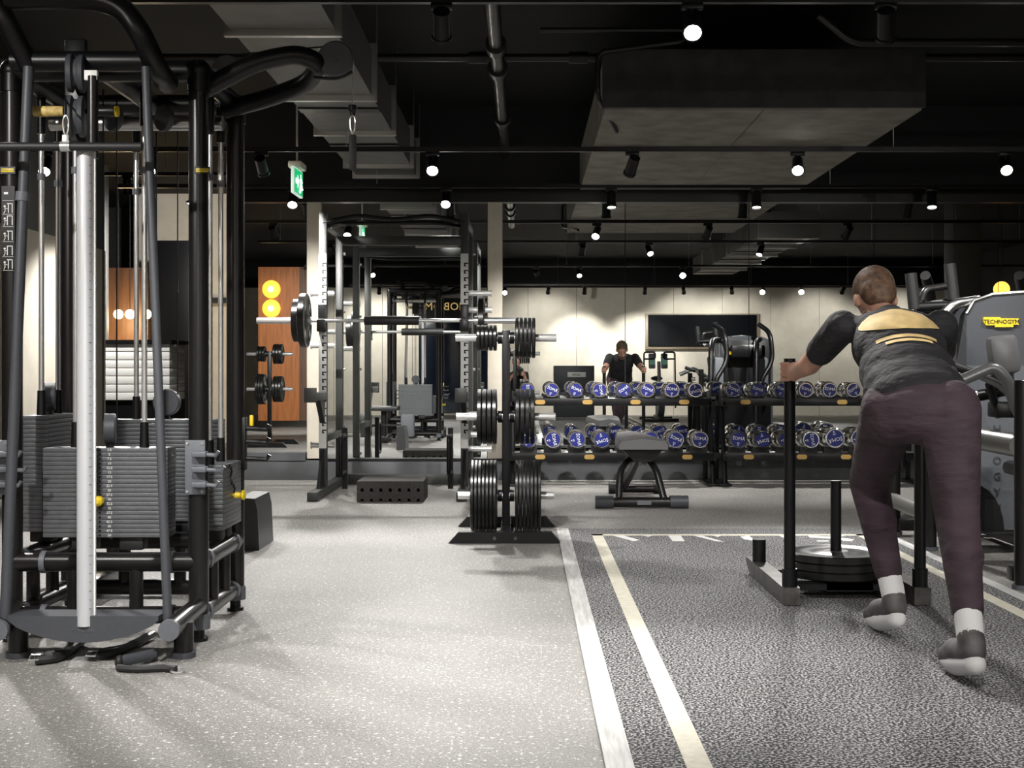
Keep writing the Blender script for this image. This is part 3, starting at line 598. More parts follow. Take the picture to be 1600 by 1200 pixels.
cp = part(sm, 'head_pad', MB().box((2.47, 6.6, 1.075), (0.15, 0.10, 0.20), Matrix.Rotation(-0.15, 3, 'Y'), 0.03), M_padl)
part(cp, 'pad_back', MB().box((2.49, 6.67, 1.05), (0.12, 0.06, 0.24), None, 0.02), M_dgrey)
H = lambda px, py, d: W(px, py, d)
part(sm, 'press_handle', MB().tube([H(1490, 600, 6.2), H(1553, 572, 6.2), H(1572, 590, 6.2), H(1588, 640, 6.25), H(1625, 690, 6.4)], 0.028, bend=0.06), mat('grey_tube', (0.20, 0.20, 0.20), 0.35, 0.3))
part(sm, 'grip', MB().tube([H(1483, 569, 6.4), H(1525, 585, 6.4)], 0.022), M_rubber)
part(sm, 'grip_tube', MB().tube([H(1525, 585, 6.4), H(1560, 600, 6.45), H(1600, 640, 6.6)], 0.018, bend=0.05), M_steel)
part(sm, 'linkage', MB().tube([H(1520, 620, 6.6), H(1620, 600, 6.7)], 0.03).tube([H(1545, 600, 6.5), H(1560, 650, 6.6)], 0.02).box(H(1565, 640, 6.6), (0.10, 0.14, 0.08), None, 0.01), M_black)
part(sm, 'knob', MB().cyl(H(1510, 617, 6.4), H(1525, 617, 6.4), 0.025), M_steel)
for x, y, h in ((2.245, 7.75, 0.7), (2.245, 7.07, 1.0), (2.265, 5.83, 0.95)):
    po = part(sm, 'frame_post', MB().cyl((x, y, 0), (x, y, h), 0.032), M_tube)
    part(po, 'foot_collar', MB().cyl((x, y, 0), (x, y, 0.02), 0.042), M_mgrey)
part(sm, 'frame_tube', MB().cyl((2.23, 7.75, 0.21), (2.225, 7.07, 0.2), 0.045), mat('grey_tube_b', (0.16, 0.16, 0.15), 0.35, 0.4))
part(sm, 'frame_tube', MB().cyl((2.24, 6.7, 0.66), (2.265, 5.83, 0.65), 0.055), MATS['grey_tube_b'])
part(sm, 'frame_tube', MB().cyl((2.265, 5.83, 0.65), (2.9, 5.9, 0.65), 0.04), MATS['grey_tube_b'])
part(sm, 'floor_beam', MB().b2((2.23, 5.85, 0.03), (3.1, 5.92, 0.1), 0.005).b2((2.7, 5.85, 0.03), (2.78, 7.6, 0.1), 0.005).b2((2.25, 7.68, 0.03), (3.1, 7.75, 0.1), 0.005), M_black)
part(sm, 'seat', MB().box((2.62, 6.35, 0.50), (0.36, 0.42, 0.07), None, 0.03).cyl((2.62, 6.35, 0.08), (2.62, 6.35, 0.48), 0.04), M_pad)
for px, py in ((1426, 450), (1487, 435)):
    part(sm, 'upright_grip', MB().cyl(H(px+3, py+33, 7.2), H(px-3, py-23, 7.2), 0.034, 0.032), M_rubber)
part(sm, 'grip_arm', MB().tube([H(1440, 470, 7.2), H(1446, 452, 7.2), H(1478, 447, 7.2)], 0.02, bend=0.04), M_tube)
part(sm, 'grip_arm', MB().tube([H(1430, 480, 7.2), H(1490, 478, 7.2), H(1530, 470, 7.3)], 0.03, bend=0.04), M_black)
part(sm, 'lever_arm', MB().tube([H(1474, 492, 7.0), H(1490, 475, 7.0), H(1525, 470, 7.05)], 0.028, bend=0.05), M_steel)
for s in (0, 1):
    x = 2.35+s*0.55
    part(sm, 'swing_arm', MB().tube([(x, 7.5, 1.55), (x+0.1, 7.7, 1.45), (x+0.12, 7.75, 1.1), (x-0.05, 7.85, 0.85), (x-0.05, 7.8, 0.4)], 0.03, bend=0.12), M_black)
    part(sm, 'back_shroud', MB().box((x+0.06, 7.45, 0.85), (0.12, 0.10, 0.6), None, 0.03), M_mgrey)
    part(sm, 'side_hoop', MB().tube([(x-0.12, 7.9, 0.02), (x-0.06, 7.62, 1.25), (x-0.02, 7.45, 1.36), (x+0.06, 7.3, 1.37)], 0.034, bend=0.12), M_black)
part(sm, 'back_panel', MB().b2((2.45, 7.35, 0.12), (3.07, 7.375, 1.36), 0.005), M_black)
part(sm, 'weight_carriage', MB().box((2.76, 7.48, 1.22), (0.42, 0.16, 0.16), None, 0.03), M_black)
part(sm, 'yellow_stop', MB().b2((2.5, 7.5, 1.18), (2.62, 7.53, 1.22), 0.004), M_yellow)
# ================================================================= cable station at the left
XL0, XR0, Y0, Y1 = -1.887, -1.2, 4.72, 5.32
cs = thing('cable_station', 'large black cable station with four weight stacks and a silver column', 'cable machine', ((XL0+XR0)/2, 5.0, 0))
for x in (XL0, XR0):
    for y in (Y0, Y1):
        u = part(cs, 'upright', MB().cyl((x, y, 0.06), (x, y, 2.08), 0.0365, n=24), M_tube)
        part(u, 'foot_collar', MB().cyl((x, y, 0.045), (x, y, 0.10), 0.042, n=24), M_mgrey)
        part(u, 'leveller', MB().cyl((x, y, 0), (x, y, 0.012), 0.034).cyl((x, y, 0.01), (x, y, 0.05), 0.022), M_black)
        part(u, 'top_elbow', MB().sph((x, y, 2.10), 0.045).cyl((x, y, 2.02), (x, y, 2.10), 0.042), M_black)
for z, r in ((0.29, 0.036), (0.095, 0.032)):
    part(cs, 'frame_tube', MB().cyl((XL0, Y0, z), (XR0, Y0, z), r), M_tube); part(cs, 'frame_tube', MB().cyl((XL0, Y1, z), (XR0, Y1, z), r), M_tube)
    for x in (XL0, XR0):
        part(cs, 'frame_tube', MB().cyl((x, Y0, z), (x, Y1, z), r), M_tube)
        for y in (Y0+0.075, Y1-0.075): part(cs, 'clamp_ring', MB().cyl((x, y-0.010, z), (x, y+0.010, z), r+0.006), M_mgrey)
    for x in (XL0+0.12, XR0-0.10): part(cs, 'clamp_ring', MB().cyl((x-0.010, Y0, z), (x+0.010, Y0, z), r+0.006), M_mgrey)
for x, y in ((-1.66, Y0), (-1.43, Y0), (-1.66, Y1), (-1.43, Y1), (XR0, Y0+0.2), (XR0, Y0+0.4), (XL0, Y0+0.2), (XL0, Y0+0.4)):
    part(cs, 'strut', MB().cyl((x, y, 0.1), (x, y, 0.29), 0.025), M_tube)
for a, b in (((XL0, Y0), (XR0, Y0)), ((XL0, Y1), (XR0, Y1)), ((XL0, Y0), (XL0, Y1)), ((XR0, Y0), (XR0, Y1))):
    part(cs, 'top_tube', MB().cyl((*a, 2.10), (*b, 2.10), 0.04), M_black)
part(cs, 'top_tube', MB().cyl((-1.543, Y0, 2.10), (-1.543, Y1, 2.10), 0.04), M_black)
def stack(lbl, x0, x1, y0, y1, z0, n, th, front, nums=None, pulley=None):
    """front: 'y' plates face the camera, 'x' plates face sideways"""
    for i in range(n):
        zz = z0+i*th
        p = part(cs, 'stack_plate', MB().b2((x0, y0, zz+0.0006), (x1, y1, zz+th-0.0009), 0.0012), M_stack)
        if nums:
            v = nums[n-1-i]
            put('lettering', text_mesh(v, 0.0135, M_white, 0.0003), p, Vector((-1.552, y0-0.0006, zz+th/2))-wloc(p))
            part(p, 'pin_hole', MB().cyl((-1.588, y0-0.0005, zz+th/2), (-1.588, y0+0.01, zz+th/2), 0.0045, n=10), M_black)
    zt = z0+n*th; cx, cy = (x0+x1)/2, (y0+y1)/2
    ends = [(cx-0.13, cy), (cx+0.13, cy)] if front == 'y' else [(cx, cy-0.09), (cx, cy+0.09)]
    for ex, ey in ends:
        part(cs, 'guide_rod', MB().cyl((ex, ey, zt), (ex, ey, 1.98), 0.0105, n=14), M_chrome)
        part(cs, 'rod_sleeve', MB().cyl((ex, ey, zt), (ex, ey, zt+0.095), 0.018, 0.015), M_black)
        part(cs, 'rod_cap', MB().cyl((ex, ey, 1.92), (ex, ey, 2.07), 0.017), M_black)
        part(cs, 'rod_collar', MB().cyl((ex, ey, 1.74), (ex, ey, 1.765), 0.016), M_mgrey)
    for o_ in (-1, 1):
        part(cs, 'buffer', MB().box((cx+o_*0.09 if front == 'y' else cx, cy if front == 'y' else cy+o_*0.06, z0-0.025), (0.09, 0.07, 0.05), None, 0.006), M_rubber)
    if pulley:
        pc = Vector((cx, cy, zt+0.05)); ax = Vector(pulley)
        part(cs, 'pulley', MB().lathe([(0.052, -0.022), (0.056, -0.018), (0.056, 0.018), (0.052, 0.022)], pc+Vector((0, 0, 0.02)), ax), M_dgrey)
        part(cs, 'pulley_yoke', MB().b2(pc-Vector((0.012, 0.012, 0.06)), pc+Vector((0.012, 0.012, 0.01))), M_black)
        for o in (-0.045, 0.045):
            q = pc+Vector((0, 1, 0))*o*abs(ax.x)+Vector((1, 0, 0))*o*abs(ax.y)
            part(cs, 'cable', MB().cyl(q, (q.x, q.y, 2.05), 0.0028, n=6), M_black)
nums = [('%g' % (2.5*(i+1))) for i in range(20)]
stack('front', W(67, 0, 4.79).x, W(262, 0, 4.79).x, 4.79, 4.90, W(0, 840, 4.79).z, 20, 0.0168, 'y', nums, (1, 0.25, 0))
stack('rear', -1.75, -1.28, 5.38, 5.48, 0.36, 25, 0.0172, 'y', None, (0, 1, 0))
stack('right', -1.30, -1.165, 4.95, 5.27, 0.375, 15, 0.0168, 'x', None, None)
stack('left', -1.945, -1.83, 4.92, 5.27, 0.375, 26, 0.0172, 'x', None, (1, 0.35, 0))
part(cs, 'selector_pin', MB().lathe([(0.008, 0.03), (0.018, 0.02), (0.019, 0.0), (0.006, -0.01)], (W(154, 0, 4.77).x, 4.775, W(0, 783, 4.77).z), (0, -1, 0)), M_yellow, 'round yellow selector pin')
part(cs, 'selector_pin', MB().lathe([(0.012, 0.05), (0.020, 0.046), (0.020, 0.038), (0.010, 0.03), (0.014, 0.01), (0.006, 0.0)], (-1.165, 5.12, 0.497), (1, 0, 0)), M_yellow, 'yellow selector pin on the side stack')
m = MB(); zc = 0.66
for i in range(14): m.sph((W(153, 0, 4.775).x+0.003*(i % 2), 4.775, 0.70-i*0.0125), (0.0045, 0.0045, 0.008), 6)
part(cs, 'pin_chain', m, M_black)
m = MB()
for i in range(10): m.sph((-1.16+0.006*math.sin(i), 5.04+0.008*i, 0.62-0.012*i), (0.0045, 0.0045, 0.008), 6)
part(cs, 'pin_chain', m, M_black)
part(cs, 'seat_post', MB().cyl((-1.90, 5.95, 0.0), (-1.90, 5.95, 0.45), 0.04).b2((-1.95, 5.4, 0.03), (-1.85, 6.0, 0.09), 0.005), M_tube)
part(cs, 'seat_pad', MB().b2((-2.12, 5.72, 0.44), (-1.70, 6.10, 0.50), 0.02), M_pad)
part(cs, 'thigh_pad', MB().box((-1.58, 5.95, 0.24), (0.19, 0.09, 0.32), None, 0.03), M_mgrey)
part(cs, 'thigh_pad', MB().box((-2.16, 5.95, 0.24), (0.19, 0.09, 0.32), None, 0.03), M_pad)
part(cs, 'pad_bar', MB().cyl((-2.16, 5.97, 0.24), (-1.58, 5.97, 0.24), 0.02), M_black)
# front column, its foot and slanted tubes
cx = W(134, 0, 4.35).x
co = part(cs, 'silver_column', MB().cyl((cx, 4.35, 0.13), (cx, 4.35, 1.74), 0.0295, n=28), M_alu, 'pale silver graduated column')
m = MB()
for i in range(52):
    z = 0.16+i*0.03; m.box((cx+0.022, 4.3295, z), (0.010 if i % 2 else 0.006, 0.001, 0.0013), Matrix.Rotation(0.85, 3, 'Z'))
part(co, 'scale_mark', m, M_dgrey, kind='stuff')
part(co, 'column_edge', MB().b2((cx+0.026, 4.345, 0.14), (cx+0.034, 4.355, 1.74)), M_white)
part(cs, 'column_head', MB().cyl((cx+0.018, 4.37, 1.72), (cx+0.018, 4.37, 2.0), 0.018), M_tube)
part(cs, 'column_clip', MB().b2((cx-0.01, 4.36, 1.985), (cx+0.035, 4.38, 2.02), 0.003), M_white)
m = MB(); pts = []
xa, xb = W(15, 0, 4.35).x, W(250, 0, 4.35).x
for i in range(17):
    t = i/16; pts.append((xa+(xb-xa)*t, 4.33, 0.150-0.075*math.sin(PI*t)**0.7))
poly = [(xb, 4.33, 0.165), (xa, 4.33, 0.165)]+pts
m.prism(poly[:1]+poly[1:], (0, 0.12, 0))
br = part(cs, 'foot_bracket', m, M_dgrey, 'curved grey foot bracket')
put('lettering', text_mesh('TECHNOGYM', 0.012, M_mgrey, 0.001), br, Vector(((xa+xb)/2, 4.329, 0.115))-wloc(br))
for px, xe in ((264, XR0), (-4, XL0)):
    c = W(px, 985, 4.30)
    part(cs, 'foot_arm', MB().cyl((c.x, 4.31, c.z), (xe, Y0, 0.13), 0.034), M_tube)
    part(cs, 'end_cap', MB().cyl((c.x, 4.295, c.z), (c.x, 4.315, c.z), 0.036), M_mgrey)
    part(cs, 'foot_stub', MB().cyl((c.x+0.01, 4.45, 0.0), (c.x+0.01, 4.45, c.z), 0.034), M_tube)
    part(cs, 'stub_collar', MB().cyl((c.x+0.01, 4.45, 0.0), (c.x+0.01, 4.45, 0.02), 0.042), M_dgrey)
part(cs, 'slanted_tube', MB().cyl(W(228, 105, 4.45), W(262, 968, 4.36), 0.0155), M_dgrey)
part(cs, 'slanted_tube', MB().cyl(W(45, 105, 4.45), W(8, 968, 4.36), 0.0185), M_dgrey)
part(cs, 'tube_ring', MB().cyl(W(36, 300, 4.43), W(35, 314, 4.43), 0.024), M_mgrey)
part(cs, 'arch_tube', MB().tube([W(262, 130, 4.68), W(243, 105, 4.5), W(222, 55, 4.42), W(192, 12, 4.42), W(150, -2, 4.42), W(60, -4, 4.42), W(10, -2, 4.42)], 0.040, bend=0.09), M_black)
part(cs, 'arch_tube', MB().tube([W(48, 108, 4.5), W(4, 22, 4.42), W(-20, -20, 4.42)], 0.036, bend=0.08), M_black)
part(cs, 'front_top_tube', MB().cyl(W(20, 96, 4.5), W(250, 96, 4.5), 0.036), M_black)
for py, r in ((115, 0.066), (182, 0.072)):
    c = W(119, py, 4.48)
    part(cs, 'pulley', MB().lathe([(r-0.006, -0.030), (r, -0.026), (r, -0.012), (r-0.012, -0.006), (r-0.012, 0.006), (r, 0.012), (r, 0.026), (r-0.006, 0.030)], c, (1, 0.2, 0)), M_dgrey)
part(cs, 'pulley_block', MB().b2(W(100, 60, 4.55), W(138, 225, 4.58), 0.006), M_black)
g = W(53, 174, 4.5); g2 = W(182, 174, 4.5)
part(cs, 'pull_grip', MB().lathe([(0.017, 0), (0.019, 0.01), (0.018, 0.10), (0.016, 0.106)], g, (1, 0, 0)), M_grip, 'worn yellow wooden grip')
part(cs, 'pull_grip', MB().lathe([(0.017, 0), (0.019, -0.01), (0.015, -0.075), (0.010, -0.08)], g2, (1, 0, 0)), M_black, 'black grip')
part(cs, 'grip_ring', MB().cyl(g2-Vector((0.003, 0, 0)), g2+Vector((0.006, 0, 0)), 0.019), M_yellow)
part(cs, 'grip_bar', MB().cyl(g, g2, 0.009), M_black)
# cross beam and pulleys inside the head
part(cs, 'inner_beam', MB().cyl((XL0, 5.1, 1.98), (XR0, 5.1, 1.98), 0.03), M_steel)
for x in (-1.62, -1.42): part(cs, 'pulley', MB().lathe([(0.05, -0.012), (0.055, 0), (0.05, 0.012)], (x, 5.05, 1.99), (0.8, 1, 0)), M_dgrey)
# curved cable arm to the right
arm = [W(318, 140, 4.80), W(400, 96, 4.80), W(465, 84, 4.82), W(500, 98, 4.85), W(485, 128, 5.0), W(430, 150, 5.1), W(352, 172, 5.2)]
part(cs, 'cable_arm', MB().tube(arm, 0.036, n=16, bend=0.10), M_black)
pc = W(525, 93, 4.86)
part(cs, 'arm_pulley', MB().lathe([(0.062, -0.02), (0.068, -0.014), (0.068, 0.014), (0.062, 0.02), (0.015, 0.021), (0.014, 0.026)], pc, (0, -1, 0), 36), M_dgrey)
part(cs, 'arm_pulley', MB().lathe([(0.054, -0.016), (0.058, -0.012), (0.058, 0.012), (0.054, 0.016)], W(355, 110, 4.9), (0, -1, 0), 36), M_dgrey)
part(cs, 'pulley_guard', MB().tube([W(490, 121, 4.86), W(528, 124, 4.86), W(551, 112, 4.86)], 0.006, bend=0.05), M_black)
part(cs, 'cable', MB().cyl(W(362, 86, 4.88), W(505, 73, 4.86), 0.003, n=6), M_black)
part(cs, 'cable', MB().cyl((pc.x+0.066, pc.y, pc.z), W(551, 162, 4.86), 0.0028, n=6), M_steel)
# upright fittings
for x, y in ((XR0, Y0), (XL0-0.03, Y0)):
    zc = 1-(729-577)*4.72/F
    bk = part(cs, 'hook_plate', MB().b2((x-0.04, y-0.046, zc-0.10), (x+0.035, y-0.036, zc+0.10), 0.004), M_mgrey)
    for s in (-1, 1):
        for q in (-0.03, 0.025): part(bk, 'screw', MB().cyl((x+q, y-0.050, zc+s*0.088), (x+q, y-0.045, zc+s*0.088), 0.005, n=8), M_chrome)
    for dz, ln in ((0.05, 0.05), (-0.005, 0.07), (-0.06, 0.05)):
        part(bk, 'hook', MB().box((x+0.02, y-0.065, zc+dz), (0.055, 0.04, 0.022), None, 0.006).tube([(x+0.03, y-0.07, zc+dz), (x+0.03+ln, y-0.07, zc+dz-0.004), (x+0.04+ln, y-0.07, zc+dz+0.012)], 0.008, n=8), M_mgrey)
hb = part(cs, 'accessory_rack', MB().b2((XR0+0.03, Y1-0.02, 0.58), (XR0+0.045, Y1+0.02, 0.80), 0.003), M_black)
for dz in (0.755, 0.70, 0.63): part(hb, 'accessory_hook', MB().tube([(XR0+0.04, Y1, dz), (XR0+0.13, Y1, dz-0.005), (XR0+0.14, Y1, dz+0.015)], 0.010, n=8), M_black)
part(hb, 'yellow_clip', MB().b2((XR0+0.06, Y1-0.01, 0.765), (XR0+0.075, Y1+0.01, 0.81), 0.004), M_yellow)
for px in (316, 12):
    c = W(px, 266, 4.68)
    lb = part(cs, 'maker_label', MB().box((c.x, Y0-0.038, c.z), (0.055, 0.004, 0.026), None), M_black)
    part(lb, 'label_badge', MB().box((c.x, Y0-0.0405, c.z), (0.048, 0.003, 0.014), None, 0.001), M_yellow)
    put('lettering', text_mesh('TECHNOGYM', 0.0085, M_black, 0.0003), lb, Vector((c.x, Y0-0.0425, c.z))-wloc(lb))
# exercise pictograms on the left upright
ul = part(cs, 'instruction_decal', MB().b2((XL0-0.024, Y0-0.040, 1.37), (XL0+0.024, Y0-0.036, 1.67)), M_black, 'black decal with white exercise figures')
for i, zz in enumerate((1.64, 1.59, 1.545, 1.49, 1.435, 1.385)):
    m = MB(); y = Y0-0.0408; x = XL0
    m.b2((x-0.02, y, zz-0.024), (x+0.02, y+0.0005, zz-0.0228))
    if i > 0:
        m.b2((x-0.004+0.004*(i % 2), y, zz-0.018), (x-0.001+0.004*(i % 2), y+0.0005, zz+0.016)).b2((x+0.014, y, zz-0.018), (x+0.017, y+0.0005, zz+0.016)).b2((x-0.004, y, zz+0.014), (x+0.017, y+0.0005, zz+0.017))
        m.sph((x-0.012, y, zz+0.006), (0.004, 0.0006, 0.004), 8).tube([(x-0.012, y, zz), (x-0.010, y, zz-0.010), (x-0.015, y, zz-0.02)], 0.0016, n=5).tube([(x-0.012, y, zz), (x-0.002, y, zz-0.003)], 0.0013, n=5)
    else: m.b2((x-0.015, y, zz), (x+0.0, y+0.0005, zz+0.008))
    part(ul, 'pictogram', m, M_white)
# handles held by the cables
def carabiner(m, c, w, h, r=0.003):
    pts = [(c.x+w*math.cos(a)*(0.75+0.25*math.sin(a)), c.y, c.z+h*math.sin(a)) for a in [2*PI*k/16 for k in range(16)]]
    return m.tube(pts, r, n=6, closed=True)
c = W(551, 163, 4.86)
sh = thing('hand_strap', 'black hand strap hanging from the curved arm pulley on a carabiner', 'strap', c-Vector((0, 0, 0.25)))
part(sh, 'swivel', MB().lathe([(0.006, 0), (0.016, -0.004), (0.017, -0.022), (0.010, -0.03), (0.010, -0.042)], c), M_black)
part(sh, 'carabiner', carabiner(MB(), c-Vector((0, 0, 0.077)), 0.013, 0.034), M_chrome)
part(sh, 'strap', MB().b2(c+Vector((-0.014, -0.006, -0.25)), c+Vector((0.014, 0.006, -0.115)), 0.005), M_rubber)
c = W(103, 229, 4.30)
lb = thing('lat_bar', 'straight black pull-down bar hanging before the silver column', 'pull-down bar', c)
part(lb, 'bar', MB().cyl(W(-60, 229, 4.30), W(222, 229, 4.30), 0.0145), M_rubber)
part(lb, 'clamp', MB().cyl(c-Vector((0.016, 0, 0)), c+Vector((0.016, 0, 0)), 0.0175).b2(c+Vector((-0.012, -0.008, 0)), c+Vector((0.012, 0.008, 0.04)), 0.003), M_chrome)
part(lb, 'carabiner', carabiner(MB(), c+Vector((0, 0, 0.07)), 0.012, 0.034), M_chrome)
part(lb, 'cable', MB().cyl(c+Vector((0, 0, 0.1)), W(103, 150, 4.45), 0.003, n=6), M_black)
# things on the floor by the station
def strap(label, p):
    t = thing('ankle_strap', label, 'strap', p[0])
    A = [Vector((*q.xy, 0.018)) for q in p]
    part(t, 'webbing', MB().tube(A, 0.016, n=8, bend=0.03), M_rubber)
    part(t, 'lining', MB().tube([q+Vector((0.01, 0.05, 0.004)) for q in A], 0.014, n=8, bend=0.03), M_pad)
    part(t, 'buckle', MB().tube([A[0]+Vector(v) for v in ((-0.02, -0.012, 0.004), (0.012, -0.012, 0.004), (0.012, 0.012, 0.016), (-0.02, 0.012, 0.016))], 0.003, n=6, closed=True), M_chrome)
def flo(px, py): d = F/(py-VY); return Vector(((px-VX)*d/F, d, 0))
strap('black ankle strap lying leftmost on the floor under the cable station', [flo(56, 1040), flo(90, 1036), flo(118, 1015), flo(112, 1002)])
strap('black ankle strap lying between the other strap and the stirrup handle', [flo(145, 1034), flo(180, 1028), flo(215, 1012), flo(228, 1004)])
t = thing('stirrup_handle', 'black rubber stirrup handle with chrome ring on the floor', 'cable handle', flo(230, 1050))
a, b = flo(187, 1046), flo(240, 1034)
part(t, 'grip', MB().cyl((a.x, a.y, 0.026), (b.x, b.y, 0.026), 0.019), M_dgrey)
for q in (a, b): part(t, 'grip_end', MB().sph((q.x, q.y, 0.025), (0.016, 0.022, 0.024), 12), M_rubber)
q = [flo(184, 1050), flo(215, 1052), flo(255, 1050), flo(275, 1052)]
part(t, 'webbing', MB().tube([(v.x, v.y, 0.014) for v in q], 0.012, n=8), M_rubber)
c = flo(278, 1052)
part(t, 'ring', MB().tube([(c.x+0.022*math.cos(k*PI/6), c.y+0.012*math.sin(k*PI/6), 0.010+0.006*math.sin(k*PI/6)) for k in range(12)], 0.0045, n=6, closed=True), M_chrome)
p = flo(392, 860)
o = single('foam_box', MB().prism([(wx(372, p.y), p.y, 0.0), (wx(405, p.y), p.y, 0.0), (wx(402, p.y), p.y, 0.22), (wx(398, p.y), p.y, 0.285), (wx(372, p.y), p.y, 0.29)], (0, 0.4, 0)), M_pad, 'black padded box on the floor half hidden behind the cable station', 'foam box', (p.x, p.y, 0))
# ================================================================= people
def remesh(m, voxel, smooth_it, name, material):
    me = m.mesh(name, None); o = bpy.data.objects.new('tmp', me); COL.objects.link(o)
    r = o.modifiers.new('r', 'REMESH'); r.mode = 'VOXEL'; r.voxel_size = voxel
    s = o.modifiers.new('s', 'SMOOTH'); s.factor = 0.5; s.iterations = smooth_it
    dg = bpy.context.evaluated_depsgraph_get(); out = bpy.data.meshes.new_from_object(o.evaluated_get(dg)); bpy.data.objects.remove(o)
    out.name = name; out.materials.clear(); out.materials.append(material)
    out.polygons.foreach_set('use_smooth', [True]*len(out.polygons)); return out
def limb(m, a, b, ra, rb, n=14):
    a, b = Vector(a), Vector(b)
    m.cyl(a, b, ra, rb, n=n, caps=True); m.sph(a, ra, n); m.sph(b, rb, n)
def frame(u, side):
    """rotation whose z is u and whose x is near side"""
    u = Vector(u).normalized(); x = Vector(side); x = (x-u*x.dot(u)).normalized(); y = u.cross(x)
    return Matrix((x, y, u)).transposed()
def person(label, J, M, extra=None):
    hipc = (J['hipL']+J['hipR'])/2; shc = (J['shL']+J['shR'])/2
    base = Vector((hipc.x, hipc.y, 0))
    t = thing('person', label, 'person', base)
    side = (J['shR']-J['shL']).normalized(); u = (shc-hipc).normalized(); R = frame(u, side); L = (shc-hipc).length
    b = MB()
    b.sph(hipc+u*0.02, (0.155, 0.105, 0.12), 20, R); b.sph(hipc+u*L*0.4, (0.14, 0.095, 0.17), 20, R); b.sph(hipc+u*L*0.72, (0.165, 0.11, 0.17), 20, R); b.sph(shc-u*0.03, (0.17, 0.08, 0.08), 20, R)
    limb(b, shc, J['head']-J['hd_up']*0.06, 0.062, 0.055)
    hu = J['hd_up']; hf = J['hd_f']; Rh = frame(hu, hu.cross(hf)*-1)
    hs = hu.cross(hf).normalized()
    b.sph(J['head']+hu*0.02-hf*0.01, (0.076, 0.095, 0.098), 24, frame(hu, hs)); b.sph(J['head']-hu*0.055+hf*0.03, (0.056, 0.062, 0.062), 18, frame(hu, hs))
    b.sph(J['head']+hf*0.098-hu*0.015, (0.013, 0.018, 0.024), 10, frame(hu, hs))
    for s in (-1, 1): b.sph(J['head']+hs*0.076*s-hu*0.005-hf*0.005, (0.012, 0.020, 0.032), 10, frame(hu, hs))
    for s in ('L', 'R'):
        limb(b, J['sh'+s], J['el'+s], 0.056, 0.042); limb(b, J['el'+s], J['wr'+s], 0.044, 0.029)
        limb(b, J['hip'+s], J['kn'+s], 0.088, 0.056); limb(b, J['kn'+s], J['an'+s], 0.056, 0.036); b.sph(J['kn'+s]*0.65+J['an'+s]*0.35-J['fw']*0.02, 0.055, 14)
        limb(b, J['an'+s]-Vector((0, 0, 0.03)), J['toe'+s], 0.036, 0.026)
        # hand: palm and five fingers closed round the grip axis
        w, gp = J['wr'+s], J['gr'+s]; ax = J['gax'].normalized()
        d = (gp-w); d = (d-ax*d.dot(ax)).normalized(); lat = ax.cross(d)*(1 if s == 'L' else -1)
        pc = gp-d*0.050
        b.sph(pc-d*0.012, (0.044, 0.036, 0.022), 14, frame(lat, ax)) if False else limb(b, w, pc, 0.028, 0.030)
        b.sph(pc, (0.042, 0.034, 0.024), 14, Matrix((ax, lat, d)).transposed())
        for k in range(4):
            o_ = ax*(0.033-0.0222*k); rr_ = 0.034
            for kk, (a0, a1) in enumerate(((-2.6, -1.2), (-1.2, 0.1), (0.1, 1.2-0.15*abs(k-1)))):
                P = lambda a: gp+o_+(d*math.cos(a)-lat*math.sin(a))*rr_
                limb(b, P(a0), P(a1), 0.0090-0.0006*kk, 0.0085-0.0006*kk, 10)
        P = lambda a: gp+ax*0.036+(d*math.cos(a)-lat*math.sin(a))*0.034
        limb(b, pc+ax*0.02, P(2.4), 0.012, 0.011, 8); limb(b, P(2.4), P(1.2), 0.0105, 0.009, 8)
    body = put('body', remesh(b, 0.0052, 3, 'body', M['skin']), t, -base)
    c = MB()
    c.sph(hipc+u*0.04, (0.188, 0.135, 0.12), 20, R); c.sph(hipc+u*L*0.2, (0.184, 0.131, 0.15), 20, R); c.sph(hipc+u*L*0.4, (0.178, 0.126, 0.18), 20, R); c.sph(hipc+u*L*0.72, (0.178, 0.122, 0.18), 20, R); c.sph(shc-u*0.03, (0.18, 0.09, 0.085), 20, R)
    for s in ('L', 'R'): limb(c, J['sh'+s], J['sh'+s].lerp(J['el'+s], 0.66), 0.066, 0.058)
    limb(c, shc, shc+u*0.03, 0.075, 0.07)
    sme = remesh(c, 0.011, 5, 'shirt', M['shirt']); put('shirt', sme, t, -base)
    c = MB(); c.sph(hipc-u*0.01, (0.172, 0.122, 0.12), 20, R)
    for s in ('L', 'R'):
        limb(c, J['hip'+s], J['kn'+s], 0.108, 0.076); limb(c, J['kn'+s], J['kn'+s].lerp(J['an'+s], 0.80), 0.076, 0.052); c.sph(J['kn'+s]*0.65+J['an'+s]*0.35-J['fw']*0.02, 0.069, 14)
        c.sph(J['hip'+s]-J['fw']*0.028-Vector((0, 0, 0.02)), (0.098, 0.09, 0.11), 16)
    put('trousers', remesh(c, 0.011, 5, 'trousers', M['trousers']), t, -base)
    c = MB(); c.sph(J['head']+hu*0.045-hf*0.022, (0.083, 0.098, 0.085), 24, frame(hu, hs)); c.sph(J['head']-hu*0.0-hf*0.055, (0.074, 0.06, 0.08), 18, frame(hu, hs))
    put('hair', remesh(c, 0.009, 3, 'hair', M['hair']), t, -base)
    c = MB(); c.sph(J['head']-hu*0.075+hf*0.045, (0.058, 0.058, 0.045), 18, frame(hu, hs)); put('beard', remesh(c, 0.009, 3, 'beard', M['hair']), t, -base)
    for s in (-1, 1): part(body, 'eye', MB().sph(J['head']+hs*0.032*s+hf*0.083+hu*0.012, 0.007, 10), M_black)
